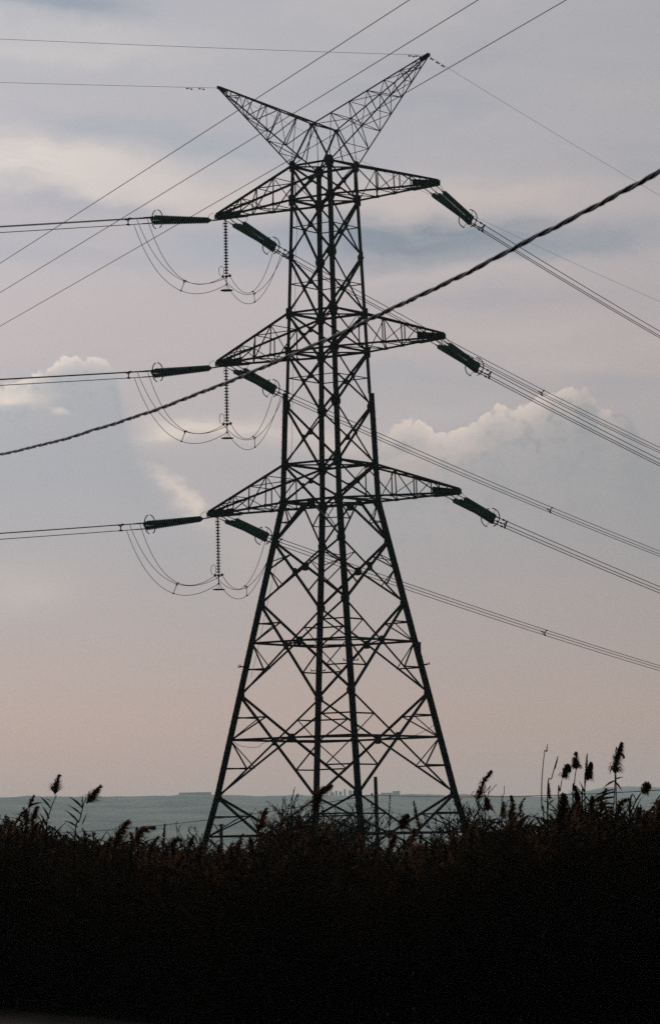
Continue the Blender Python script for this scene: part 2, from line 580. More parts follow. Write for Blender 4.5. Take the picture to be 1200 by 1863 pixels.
for (lev, arm, way), px in ENDS.items():
    tip = ARMS[lev, arm]
    dh = DIR[way]
    vn = Vector((-dh.y, dh.x, 0))
    s_arm = -1 if arm == 'left' else 1
    inset = {('left', 'left'): (-.05,), ('left', 'right'): (.45, .9, 1.35), ('right', 'right'): (.05, .5, .95)}[arm, way]
    atts = [tip - E3 * (s_arm * k) - Z * .10 for k in inset]
    base = atts[0] if len(atts) == 1 else atts[1]
    Ept = on_plane(px[0], px[1], base, vn)
    d = (Ept - base).normalized()
    r, u = frame_of(d)
    offs = []
    if way == 'left':
        angs = (150, 30, 270)
    else:
        angs = (40, 280, 160) if arm == 'right' else (160, 280, 40)
    for a_ in angs:
        offs.append((r * math.cos(R(a_)) + u * math.sin(R(a_))) * 0.24)
    if way == 'right' and arm == 'left':
        offs = offs        # innermost attachment lies farthest right
    place = {'t': 'highest', 'm': 'middle', 'l': 'lowest'}[lev]
    lab = {('left', 'left'): f'triple green glass insulator string pulling left from the {place} left arm tip',
           ('left', 'right'): f'slanting triple green insulator strings under the {place} left arm, running toward the tower body',
           ('right', 'right'): f'slanting triple green insulator strings hung from the {place} right arm tip'}[arm, way]
    st = thing('tension_insulator', base, lab, 'insulator', 'tension insulator sets on the pylon arms')
    Ts = []
    for k in range(3):
        T_ = Ept + offs[k] * 0.8
        Ts.append(T_)
        if way == 'left':
            S_ = base + d * .55 + offs[k] * .22
            A_ = base + d * .16
        else:
            A_ = atts[k]
            S_ = A_ + (T_ - A_).normalized() * 1.25
        m = MB()
        L = (T_ - S_).length
        m.lathe(S_, T_, string_profile(L, max(14, int(L / .165)), .150, .092), 12)
        m.build('insulator_string', M['glass'], st, smooth=False)
        m = MB()
        m.bar(A_, S_, .035)
        dd = (S_ - A_).normalized()
        m.lathe(A_, S_, [(0, .03), (.05, .05), (.1, .03)], 6)
        if way == 'right':
            m.bar(A_ + dd * .95, A_ + dd * 1.2, .07, .05)
        else:
            m.bar(base, A_, .06)
        m.build('link_rod', M['fitting'], st)
        hn = MB()
        up = (u * .7 + r * (.7 if k == 2 else -.3)).normalized()
        if k != 1 and not (way == 'left' and k == 2):
            q = S_ + d * .1
            hn.tube([q, q + up * .22 + d * .02, q + up * .36 - d * .12, q + up * .40 - d * .3], .013, 5)
            hn.build('arcing_horn', M['fitting'], st)
    y = MB()
    yn = d
    y.plate([Ept + o_ * 1.05 + d * .05 for o_ in offs], .03, yn)
    if way == 'left':
        y.plate([base + d * .5 + o_ * .5 for o_ in offs], .03, yn)
    y.build('yoke_plate', M['fitting'], st)
    ring = MB()
    rc, rr = Ept - d * .32, 0.57
    for a0, a1 in ((100, 250), (290, 440)):
        ring.tube([rc + (r * math.cos(R(a0 + (a1 - a0) * j / 16)) + u * math.sin(R(a0 + (a1 - a0) * j / 16))) * rr for j in range(17)], .031, 6)
    for a_ in (175, 5) if way == 'left' else (95 + 10, 255 - 15, 300, 60):
        v_ = r * math.cos(R(a_)) + u * math.sin(R(a_))
        ring.tube([rc + v_ * rr, rc + v_ * .3 + d * .18, Ept + v_ * .15 + d * .05], .014, 5)
    if way == 'left':
        a0, a1 = 80, 100
    ring.build('grading_ring', M['fitting'], st)
    # the bundle of three wires that leaves from here
    sl, kq = SPAN[lev]
    side_txt = 'left of the tower' if way == 'left' else 'right'
    bl = {('left', 'left'): f'three parallel conductors leaving left from the {place} left arm insulators',
          ('left', 'right'): f'three conductors from the {place} left arm, passing behind the tower and falling right',
          ('right', 'right'): f'three conductors falling right from the {place} right arm insulators'}[arm, way]
    bun = thing('conductor_bundle', Ept, bl, 'power line', 'triple conductor bundles of the pylon')
    kq0, tmax = (1.7e-4, 235.0) if way == 'left' else (kq, 330.0)
    sl0 = slope_for(Ept, dh, kq0, WEND[lev, arm, way])
    rb = Vector((dh.y, -dh.x, 0))
    def wire_pt(o_, t):
        return Ept + dh * t + Z * (sl0 * t + kq0 * t * t) + o_
    woffs = []
    for k, o_ in enumerate(offs):
        o2 = rb * (o_.dot(r) * .95) + Z * (o_.dot(u) * .95)
        woffs.append(o2)
        ts = [0, .8] + [2 + (tmax - 2) * (j / 60) ** 1.3 for j in range(61)]
        m = MB()
        m.tube([wire_pt(o2, t) for t in ts], .0245, 5)
        m.build('conductor', M['cable'], bun)
        c_ = MB()
        c_.tube([wire_pt(o2, t) for t in (.02, .1, .75, .85)], [.02, .036, .036, .02], 6)
        if way == 'right':
            c_.lathe(wire_pt(o2, 1.2), wire_pt(o2, 1.5), [(0, .02), (.02, .055), (.28, .055), (.3, .02)], 6)
        c_.build('dead_end_clamp', M['fitting'], bun)
    sp_t = [1.9 if way == 'right' else 1.75]
    if way == 'right':
        spx = {'t': (985, 725), 'm': (1000, 932), 'l': (990, 1155)}[lev] if arm == 'left' else (1260, 900)
        t_sp = (on_plane(spx[0], spx[1], Ept, vn) - Ept).dot(dh)
        sp_t += [t_sp, t_sp + 60, t_sp + 120, t_sp + 180]
    else:
        sp_t += [60, 120, 180]
    for t in sp_t:
        ps = [wire_pt(o2, t) for o2 in woffs]
        cen = (ps[0] + ps[1] + ps[2]) / 3
        m = MB()
        for p_ in ps:
            m.bar(cen, p_, .055)
            m.lathe(p_ - dh * .12, p_ + dh * .12, [(0, .035), (.05, .055), (.19, .055), (.24, .035)], 6)
        m.bar(ps[0], ps[1], .045)
        m.build('bundle_spacer', M['fitting'], bun)
    COND[lev, arm, way] = [[wire_pt(o2, t) for t in ((.55, 1.0, 1.35)[j], )][0] for j, o2 in enumerate(woffs)]

# suspended strings and the jumper loops under the left arms
for lev in 'tml':
    place = {'t': 'highest', 'm': 'middle', 'l': 'lowest'}[lev]
    tip = ARMS[lev, 'left']
    top = tip + E3 * .60 - Z * .09
    st = thing('suspension_insulator', top, f'single vertical string of brown discs hanging under the {place} left arm', 'insulator', 'jumper strings hanging from the left arms')
    s0, s1 = top - Z * .12, top - Z * 3.42
    m = MB(); m.bar(top, s0, .04); m.lathe(top - Z * .02, s0, [(0, .03), (.04, .06), (.09, .03)], 6)
    m.tube([top - Z * .1, top - Z * .16 - E3 * .16, top - Z * .42 - E3 * .2], .012, 5)
    m.build('shackle', M['fitting'], st)
    m = MB(); m.lathe(s0, s1, string_profile((s1 - s0).length, 18, .142, .045), 12); m.build('insulator_string', M['brownglass'], st)
    m = MB()
    yk = s1 - Z * .05
    m.bar(yk - N3 * .05 - E3 * .30, yk + E3 * .30, .06, .05)
    m.lathe(yk + Z * .02, yk - Z * .12, [(0, .08), (.06, .11), (.14, .06)], 8)
    for s in (-1, 1):
        m.lathe(yk + E3 * s * .27 + Z * .06, yk + E3 * s * .27 - Z * .1, [(0, .05), (.05, .09), (.16, .05)], 8)
    m.bar(yk - Z * .1, yk - Z * .52, .045)
    m.lathe(yk - Z * .46, yk - Z * .58, [(0, .03), (.05, .07), (.12, .04)], 8)
    m.build('yoke_plate', M['fitting'], st)
    m = MB()
    rcx = yk - Vector((.30, 0, 0)) + Z * .30
    m.tube([rcx + Vector((.15 * math.cos(R(a_)), .0, .30 * math.sin(R(a_)))) for a_ in range(-70, 251, 20)], .016, 5)
    m.build('arcing_ring', M['fitting'], st)
    m = MB()
    dk = yk - Z * .88
    m.lathe(dk + Z * .03, dk - Z * .03, [(0, .30), (.012, .37), (.048, .37), (.06, .30)], 20)
    for a_ in (0, 90, 180, 270):
        v_ = Vector((math.cos(R(a_)), math.sin(R(a_)), 0)) * .2
        m.bar(dk + v_, yk - Z * .5 + v_ * .2, .012)
    m.build('counterweight', M['fitting'], st)
    jl = thing('jumper_loop', yk, f'three slack jumper wires looping under the {place} left arm', 'cable', 'jumper loops under the left arms')
    hooks = [yk - E3 * .27 - Z * .04, yk + E3 * .27 - Z * .04, yk - Z * .52]
    rng = random.Random(ord(lev))
    mids_l, mids_r = [], []
    for k in range(3):
        Lp = COND[lev, 'left', 'left'][k]
        Rp = COND[lev, 'left', 'right'][(2, 0, 1)[k]]
        hk = hooks[k]
        def bez(a_, b_, fr, drop, n=26):
            c_ = lerp(a_, b_, fr) - Z * drop
            return [a_ * (1 - t) ** 2 + c_ * 2 * t * (1 - t) + b_ * t * t for t in [j / n for j in range(n + 1)]]
        sl_ = 0.0 if k < 2 else .35
        lpts = bez(Lp, hk, .34, 4.1 + sl_ + rng.uniform(-.05, .05))
        rpts = bez(hk, Rp, .5, 3.65 + sl_ + rng.uniform(-.05, .05))
        m = MB()
        m.tube(lpts + rpts[1:], .017, 5)
        m.build('jumper_wire', M['cable'], jl)
        mids_l.append(lpts[15]); mids_r.append(rpts[13])
    for ms in (mids_l, mids_r):
        m = MB()
        cen = (ms[0] + ms[1] + ms[2]) / 3
        for p_ in ms:
            m.bar(cen, p_, .03)
            m.lathe(p_ - Vector((.06, 0, 0)), p_ + Vector((.06, 0, 0)), [(0, .03), (.03, .045), (.09, .045), (.12, .03)], 6)
        m.build('bundle_spacer', M['fitting'], jl)

# earth wires from the two peaks
SHW = {('left', 'right'): (-.080, 2.0e-4, [2.4]), ('right', 'right'): (-.080, 2.0e-4, [.6, 1.5, 2.3]),
       ('left', 'left'): (-.082, 2.0e-4, [1.3, 2.2]), ('right', 'left'): (-.060, 2.0e-4, [.7, 1.2])}
for (side, way), (sl, kq, damp) in SHW.items():
    p0 = HORN[side]
    dh = DIR[way]
    sl = slope_for(p0, dh, kq, {('left', 'right'): (1200, 549), ('right', 'right'): (1200, 356), ('left', 'left'): (0, 150), ('right', 'left'): (0, 71)}[side, way])
    o = thing('earth_wire', p0, f'thin single earth wire running {way} from the {side} peak of the pylon', 'wire', 'earth wires at the pylon top')
    m = MB()
    wp = lambda t: p0 + dh * t + Z * (sl * t + kq * t * t)
    m.tube([wp(300 * (j / 50) ** 1.3) for j in range(51)], .0105, 4)
    m.build('wire', M['cable'], o)
    for t in damp:
        m = MB()
        a_, b_ = wp(t) - dh * .16 - Z * .09, wp(t) + dh * .16 - Z * .09
        m.tube([a_, b_], .01, 4)
        m.bar(wp(t), wp(t) - Z * .09, .03)
        for q in (a_, b_):
            m.lathe(q - dh * .06, q + dh * .06, [(0, .02), (.02, .045), (.1, .045), (.12, .02)], 6)
        m.build('vibration_damper', M['fitting'], o)

# three wires of another line crossing the sky beyond the pylon
for (x1, nth) in ((745, 'uppermost'), (870, 'middle'), (1030, 'lowest')):
    HH = 50.0
    d = ray(x1, 0)
    P = d * (HH / d.z) + Z * EYE
    vp = ray(-1740, 1602)
    dv = Vector((vp.x, vp.y, 0)).normalized()
    o = thing('overhead_wire', P, f'{nth} of three straight thin wires slanting across the sky behind the pylon top', 'wire', 'slanting wires of another line')
    m = MB()
    m.tube([P + dv * t + Z * (1.2e-5 * (t - 45) ** 2) for t in range(-180, 421, 12)], .026, 5)
    m.build('wire', M['cable'], o)

# thick twisted cable near the camera
P0, P1 = at(0, 827, 40), at(1200, 312, 21)
mid_want = at(710, 580, lerp(40, 21, 0.0))
cab = thing('twisted_cable', lerp(P0, P1, .5), 'thick black twisted aerial cable sweeping across in front of the pylon', 'cable')
lay = 0.82
P0 = at(0, 827, 43)
dvec = P1 - P0
LEN = dvec.length
dn = dvec.normalized()
rx = Vector((dn.y, -dn.x, 0)).normalized()
ux = rx.cross(dn)
for s, (rs, ph) in enumerate(((.0097, 0), (.0097, .5), (.0056, .25))):
    pts = []
    nstep = int(LEN * 1.9 / 0.05)
    for j in range(nstep + 1):
        t = -0.45 + 1.9 * j / nstep
        base = P0 + dvec * t - Z * (0.94 * t * (1 - t)) + Z * .012 * noise.noise(Vector((t * 14, 1, 1)))
        L_ = t * LEN
        a_ = 2 * math.pi * (L_ / lay + ph + .45 * noise.noise(Vector((L_ * .35, 0, 4))) + .12 * noise.noise(Vector((L_ * 1.6, 3, 4))))
        pts.append(base + (rx * math.cos(a_) + ux * math.sin(a_)) * (.0094 if s < 2 else .0130))
    m = MB()
    m.tube(pts, rs, 6)
    m.build('strand', M['black'], cab, smooth=True)

# ------------------------------------------------------------------ poles and low wires behind the reeds
def wire_between(name, a_, b_, sag, rad, label, cat, group=None):
    m = MB()
    m.tube([lerp(a_, b_, t) - Z * (sag * 4 * t * (1 - t)) for t in [j / 24 for j in range(25)]], rad, 4)
    o = m.build(name, M['cable'], None, origin=a_)
    return tag(o, label, cat, group)


D1 = 236.0
top, bot = at(682.5, 1413, D1), at(686.5, 1535, D1)
ax = (top - bot).normalized()
base = bot + ax * ((-.0 - bot.z) / ax.z)
pole = thing('utility_pole', base, 'short dark wooden pole leaning slightly inside the right half of the pylon base', 'pole')
m = MB(); m.tube([base - ax * .2, lerp(base, top, .5), top - ax * .04, top], [.17, .145, .125, .09], 10); m.build('pole_shaft', M['wood'], pole)
for py in (1450, 1470):
    m = MB()
    q = at(683.5, py, D1)
    m.bar(q, q + Vector((-.26, -.05, .02)), .05)
    m.bar(q + Vector((-.26, -.05, .02)), q + Vector((-.28, -.05, .14)), .03)
    m.build('bracket', M['fitting'], pole)
    m = MB(); m.lathe(q + Vector((-.28, -.05, .1)), q + Vector((-.28, -.05, .28)), [(0, .03), (.03, .07), (.08, .045), (.11, .07), (.18, .03)], 8)
    m.build('pin_insulator', M['brownglass'], pole)
qa, qb = at(678, 1446, D1), at(680, 1468, D1)
wire_between('low_wire', qa, at(1420, 1421, 140), .35, .021, 'dark low wire running right from the leaning pole past the tall reeds', 'wire')
wire_between('low_wire', qa, at(-120, 1513, 420), 1.2, .03, 'thin low wire sloping down left from the leaning pole', 'wire')
wire_between('low_wire', qb, at(300, 1538, 330), .5, .016, 'faint lower wire left of the leaning pole', 'wire')
wire_between('low_wire', qb, at(1000, 1545, 330), .2, .016, 'faint lower wire dropping right from the leaning pole', 'wire')

D2 = 310.0
top = at(402.5, 1499, D2)
base = Vector((at(403, 1560, D2).x, D2, 0))
lp = thing('utility_pole', base, 'thin pole with a curved bracket beside the left foot of the pylon', 'pole')
m = MB(); m.tube([base - Z * .2, top], [.17, .13], 8); m.build('pole_shaft', M['wood'], lp)
m = MB()
m.bar(top + Vector((-.3, 0, -.12)), top + Vector((.3, 0, -.12)), .12, .1)
m.build('cross_bar', M['wood'], lp)
m = MB()
m.tube([at(401, 1522, D2), at(397, 1512, D2), at(392, 1502, D2), at(387, 1498, D2), at(384, 1498.5, D2)], .05, 5)
m.build('curved_bracket', M['fitting'], lp)

# ------------------------------------------------------------------ reeds
def plume(mb, axis, width, n, rng, droop=0.5, wind=Vector((0, 0, 0)), bw=0.008):
    """feathery head of many thin blades along a curved axis"""
    k = len(axis) - 1
    for j in range(n):
        t = rng.random() ** .9
        f = t * k
        i = min(int(f), k - 1)
        p = lerp(axis[i], axis[i + 1], f - i)
        d = (axis[i + 1] - axis[i]).normalized()
        a_ = rng.uniform(0, 2 * math.pi)
        x = d.cross(Vector((.3, 1, .1))).normalized()
        y = d.cross(x)
        rad = x * math.cos(a_) + y * math.sin(a_)
        L = width * (1.3 - 1.0 * t) * rng.uniform(.45, 1.3)
        dv = (d * rng.uniform(.35, 1.0) + rad * rng.uniform(.4, .9) + wind * .6).normalized()
        q1 = p + dv * L * .55
        q2 = q1 + (dv * (1 - droop) + Vector((0, 0, -1)) * droop + wind * .4).normalized() * L * .6
        w = rad.cross(dv).normalized() * bw * rng.uniform(.6, 1.3)
        mb.poly([p - w * .5, p + w * .5, q1 + w, q1 - w])
        mb.poly([q1 - w, q1 + w, q2])
        if rng.random() < .6:
            q3 = q1 + (rad * .8 + Vector((0, 0, -droop))).normalized() * L * .35
            mb.poly([q1 - w, q1 + w, q3])


def blade(mb, p, d, L, w, droop, seg=4):
    """one long reed leaf"""
    side = d.cross(Vector((0.25, 1, 0.1)))
    if side.length < .05:
        side = Vector((1, 0, 0))
    side = (side.normalized() + Vector((0, 0, .25))).normalized()
    prev = None
    q = Vector(p)
    dd = d.normalized()
    for s in range(seg + 1):
        t = s / seg
        ww = w * (0.45 + 1.6 * t) if t < .35 else w * (1 - t) * 1.55
        cur = (q - side * ww / 2, q + side * ww / 2)
        if prev:
            if s == seg:
                mb.poly([prev[0], prev[1], q])
            else:
                mb.poly([prev[0], prev[1], cur[1], cur[0]])
        prev = cur
        q = q + dd * (L / seg)
        dd = (dd + Vector((0, 0, -1)) * droop / seg).normalized()


def curve3(pts, n=8):
    out = []
    for k in range(len(pts) - 1):
        a_, b_, c_, d_ = pts[max(k - 1, 0)], pts[k], pts[k + 1], pts[min(k + 2, len(pts) - 1)]
        for j in range(n):
            t = j / n
            out.append(0.5 * ((2 * b_) + (c_ - a_) * t + (2 * a_ - 5 * b_ + 4 * c_ - d_) * t * t + (3 * b_ - a_ - 3 * c_ + d_) * t ** 3))
    return out + [pts[-1]]


# label, distance, stem pixels from low to high, plume axis pixels, plume width px, blades, droop, leaves [(x,y of root),(dx,dy px),width px]
REEDS = [
 ('reed with a pointed bronze tip above a round dark head, leftmost tall one', 42, [(84, 1530), (92, 1475), (103, 1447)], [(100, 1446), (101, 1430), (108, 1411)], 15, 190, .25,
  [((92, 1470), (-21, -23), 5), ((90, 1490), (-13, -25), 5), ((87, 1507), (-15, -30), 5), ((84, 1515), (-20, -22), 4), ((93, 1458), (-12, -6), 2)]),
 ('reed with a dark ragged head leaning right and leaves swept left', 42, [(136, 1535), (146, 1490), (152, 1465), (157, 1452)], [(158, 1462), (168, 1448), (183, 1431)], 17, 210, .35,
  [((150, 1470), (-26, -22), 5), ((148, 1482), (-26, -18), 4), ((144, 1497), (-28, -25), 5), ((142, 1505), (-26, -12), 4), ((138, 1528), (-18, -18), 4), ((150, 1500), (10, -22), 3), ((150, 1470), (0, -26), 3)]),
 ('bent over reed with thin leaves combed left, by the left edge', 43, [(46, 1530), (51, 1490), (55, 1465)], [(52, 1470), (57, 1458), (62, 1447)], 11, 90, .5,
  [((52, 1470), (-28, 36), 4), ((52, 1476), (-22, 8), 3), ((50, 1490), (-24, -10), 3), ((48, 1500), (-30, -14), 3), ((56, 1466), (24, -6), 4)]),
 ('low bushy reed head leaning right at the far left edge', 44, [(10, 1560), (14, 1530)], [(13, 1532), (17, 1510), (24, 1494)], 13, 110, .3, [((12, 1535), (-14, -10), 4), ((14, 1530), (22, -16), 4)]),
 ('broad dark reed head above the left bank, right of the two tall ones', 43, [(205, 1570), (212, 1535)], [(206, 1545), (216, 1518), (232, 1496)], 26, 260, .4, [((212, 1545), (-18, -34), 4), ((215, 1540), (30, -10), 4)]),
 ('soft brush like reed head blown flat to the right', 43, [(238, 1565), (244, 1530)], [(246, 1530), (258, 1512), (280, 1506)], 19, 210, .45, [((244, 1538), (26, -4), 3)]),
 ('narrow upright pale reed head just left of the pylon foot', 44, [(296, 1575), (297, 1540)], [(297, 1545), (298, 1522), (300, 1501)], 9, 120, .15, [((297, 1550), (20, -18), 3)]),
 ('small bowing reed head touching the bare shrub at left', 44, [(305, 1570), (309, 1540)], [(309, 1543), (318, 1529), (330, 1528)], 14, 130, .5, []),
 ('feathery reed with a split head between the left and middle legs', 46, [(470, 1565), (474, 1530)], [(467, 1515), (473, 1498), (484, 1472)], 19, 150, .2, [((474, 1520), (22, -18), 3)]),
 ('reed head curling right in front of the middle leg', 46, [(560, 1560), (570, 1500), (574, 1465)], [(570, 1476), (580, 1446), (601, 1430)], 24, 330, .5, [((568, 1500), (-14, -26), 3)]),
 ('thin spiky reed like a stick right of the leaning pole', 47, [(708, 1560), (708, 1500)], [(708, 1505), (708, 1475), (709, 1447)], 5, 60, .1, []),
 ('squat blunt dark reed head near the right pylon leg', 45, [(735, 1565), (735, 1512)], [(728, 1510), (733, 1492), (741, 1484)], 20, 240, .75, []),
 ('slender curved reed tip beside the squat head', 45, [(765, 1570), (763, 1510)], [(764, 1510), (757, 1485), (752, 1458)], 10, 120, .15, []),
 ('bowed reed plume with comb like fringe outside the right leg', 43, [(880, 1560), (872, 1500), (868, 1450)], [(868, 1455), (878, 1424), (893, 1403)], 17, 230, .55,
  [((882, 1450), (14, 30), 4), ((874, 1470), (-16, 30), 4), ((880, 1452), (24, 38), 3)]),
 ('ragged reed head curling right with a double point', 43, [(934, 1560), (936, 1500)], [(934, 1505), (932, 1475), (930, 1448)], 17, 190, .5, []),
 ('hooked thin reed plume right of the double pointed one', 43, [(944, 1560), (946, 1500)], [(945, 1490), (946, 1466), (954, 1452)], 10, 120, .6, []),
 ('tallest bare stalk with a tiny pale tuft on top', 41, [(989, 1500), (985, 1470), (985, 1420), (990, 1364)], [(993, 1368), (994, 1362), (995, 1354)], 3, 16, .3, []),
 ('bare thin stick leaning right beside the tufted stalk', 41, [(995, 1460), (1003, 1415), (1014, 1376)], [(1008, 1400), (1012, 1388), (1014, 1377)], 1.5, 8, .1, []),
 ('slim dark spindle reed head at the foot of the bare stalks', 41, [(995, 1510), (1000, 1460)], [(999, 1455), (998, 1440), (998, 1426)], 7, 130, .4, [((999, 1462), (10, -8), 3), ((998, 1460), (-10, -2), 3)]),
 ('drooping club shaped reed head on a thin stalk', 41, [(1015, 1465), (1018, 1440), (1021, 1420)], [(1022, 1416), (1027, 1402), (1031, 1394), (1035, 1402)], 14, 330, .95, []),
 ('triangular pointed dark reed head, left one of the tall close pair', 41, [(1041, 1470), (1044, 1425), (1047, 1400)], [(1047, 1400), (1046, 1386), (1047, 1369)], 13, 260, .6, []),
 ('two tiered reed head, right one of the tall close pair', 41, [(1058, 1470), (1062, 1440), (1066, 1410)], [(1067, 1420), (1071, 1400), (1074, 1388)], 14, 320, .85, [((1062, 1440), (-10, -20), 3), ((1060, 1450), (-14, -22), 3)]),
 ('short thin reed point rising between the close pair', 41, [(1063, 1450), (1065, 1410)], [(1065, 1408), (1066, 1390), (1067, 1372)], 5, 110, .15, []),
 ('highest big shaggy reed head at the right, leaves swept left below it', 41, [(1113, 1520), (1116, 1460), (1118, 1410)], [(1117, 1408), (1119, 1384), (1126, 1366), (1130, 1352)], 17, 380, .6,
  [((1117, 1440), (-58, 34), 5), ((1117, 1450), (-62, 24), 6), ((1116, 1462), (-56, 14), 5), ((1118, 1420), (-22, 16), 4), ((1118, 1422), (12, 18), 4), ((1118, 1418), (16, -4), 3), ((1117, 1436), (-46, 22), 4), ((1116, 1470), (-50, 6), 5)]),
 ('small tuft hanging right off the highest reed', 41.1, [(1119, 1400), (1124, 1376)], [(1124, 1374), (1130, 1372), (1134, 1378)], 8, 100, .8, []),
 ('bent reed with a heavy hanging head near the right edge', 41, [(1145, 1480), (1158, 1455), (1168, 1438)], [(1168, 1445), (1174, 1428), (1179, 1432)], 15, 320, .95, []),
 ('arched reed plume with combed fringe right of the shaggy one', 41, [(1122, 1510), (1126, 1480)], [(1124, 1480), (1128, 1460), (1143, 1454)], 14, 200, .6, []),
 ('heavy conical reed mound under the close pair', 41, [(1020, 1560), (1022, 1500)], [(1018, 1515), (1022, 1480), (1024, 1447)], 30, 420, .6, []),
 ('dark nodding reed head below the tall pair', 41, [(1054, 1540), (1056, 1490)], [(1054, 1490), (1051, 1455), (1044, 1430)], 16, 280, .8, [((1055, 1470), (-22, -34), 3)]),
 ('pointed dark reed cone under the bent one at right', 41, [(1160, 1560), (1162, 1520)], [(1160, 1520), (1162, 1490), (1162, 1470)], 20, 280, .6, []),
 ('dark reed head cut by the right edge', 41, [(1194, 1560), (1197, 1500)], [(1196, 1500), (1197, 1470), (1203, 1452)], 16, 240, .7, []),
]
def front_y(x):
    return 39.2 + max(0, min(9, (-x - 1.2) * 2.5)) + .25 * math.sin(x * 1.7)


PX = lambda px, dist: px * dist / F
for lab, dist, stem, axis, wpx, nb, droop, leaves in REEDS:
    rng = random.Random(lab)
    dist = max(dist, front_y((stem[0][0] - 600) / F * (dist + 4)) + .5)
    sp = [at(x, y, dist + rng.uniform(-.05, .05)) for x, y in stem]
    g0 = Vector((sp[0].x - (sp[1].x - sp[0].x) * .6, sp[0].y, 0))
    full = curve3([g0] + sp, 5)
    root = thing('reed', g0, lab, 'reed', 'reeds standing above the reed bed')
    m = MB()
    r0 = PX(1.35, dist)
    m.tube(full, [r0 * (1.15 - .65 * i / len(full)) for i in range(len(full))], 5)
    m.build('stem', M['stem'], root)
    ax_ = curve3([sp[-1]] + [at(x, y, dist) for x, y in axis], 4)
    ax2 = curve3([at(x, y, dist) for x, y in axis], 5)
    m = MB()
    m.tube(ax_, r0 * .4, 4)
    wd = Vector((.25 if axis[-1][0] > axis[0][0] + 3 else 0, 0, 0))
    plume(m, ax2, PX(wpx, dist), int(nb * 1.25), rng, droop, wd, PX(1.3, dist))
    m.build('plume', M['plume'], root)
    for (rx_, ry_), (dx_, dy_), lw in leaves:
        m = MB()
        p = at(rx_, ry_, dist)
        q = at(rx_ + dx_, ry_ + dy_, dist + rng.uniform(-.1, .1))
        dv = q - p
        blade(m, p, dv + Z * dv.length * .25, dv.length * 1.05, PX(lw, dist), .6, 5)
        m.build('leaf', M['leaf'], root)

# height of the reed mass along the picture, as seen at 44 m
TOPS = [(-900, 1505), (-200, 1510), (0, 1506), (30, 1498), (58, 1520), (110, 1540), (140, 1536), (180, 1546), (215, 1526), (250, 1552), (300, 1562), (370, 1570), (420, 1560), (465, 1540), (500, 1528), (545, 1508), (580, 1506), (612, 1546), (650, 1560), (700, 1562),
        (735, 1536), (770, 1540), (800, 1544), (845, 1514), (875, 1488), (905, 1518), (938, 1490), (962, 1524), (985, 1520), (1018, 1474), (1052, 1470), (1085, 1496), (1120, 1478), (1148, 1494), (1172, 1476), (1200, 1464), (1400, 1470), (2100, 1490)]


def mass_top(x, dist):
    px = W0 / 2 + x / dist * F
    for (a_, ya), (b_, yb) in zip(TOPS, TOPS[1:]):
        if a_ <= px <= b_:
            y = lerp(ya, yb, (px - a_) / (b_ - a_))
            return at(px, y, dist).z
    return EYE


rng = random.Random(3)
# ordinary reeds at the top of the bed: individual plants nothing tells apart
for k in range(128):
    px = rng.uniform(-60, 1260)
    x0 = (px - 600) / F * 43
    dist = front_y(x0) + rng.uniform(.3, 4)
    x = (px - 600) / F * dist
    h = mass_top(x, dist) + rng.uniform(-.12, .26) + .08 * noise.noise(Vector((x * 1.3, 2.0, 5.0)))
    g0 = Vector((x, dist, 0))
    lean = Vector((rng.uniform(-.12, .25), rng.uniform(-.1, .1), 0))
    root = thing('reed', g0, 'ordinary dark brown reed with feathery head, one of many along the dense bed top', 'reed', 'ordinary reeds along the top of the bed')
    ht = rng.uniform(.16, .33)
    st_ = curve3([g0, g0 + lean * .2 + Z * h * .5, g0 + lean + Z * (h - ht)], 5)
    m = MB(); m.tube(st_, [.007 - .003 * i / len(st_) for i in range(len(st_))], 4); m.build('stem', M['stem'], root)
    m = MB()
    bend = rng.uniform(-.4, 1.0)
    a1 = st_[-1]
    plume(m, curve3([a1, a1 + Vector((.03 * bend, 0, ht * .55)), a1 + Vector((.14 * bend, 0, ht))], 4), rng.uniform(.07, .13), rng.randint(120, 210), rng, rng.uniform(.2, .8), Vector((.2, 0, 0)))
    m.build('plume', M['plume'], root)
    m = MB()
    for j in range(7):
        q = lerp(g0, a1, rng.uniform(.5, .97))
        sx = rng.choice((-1, -1, 1))
        blade(m, q, Vector((sx * rng.uniform(.4, 1), rng.uniform(-.6, .6), rng.uniform(.3, 1.2))), rng.uniform(.25, .5), rng.uniform(.014, .028), rng.uniform(.4, 1.6))
    m.build('foliage', M['leaf'], root)

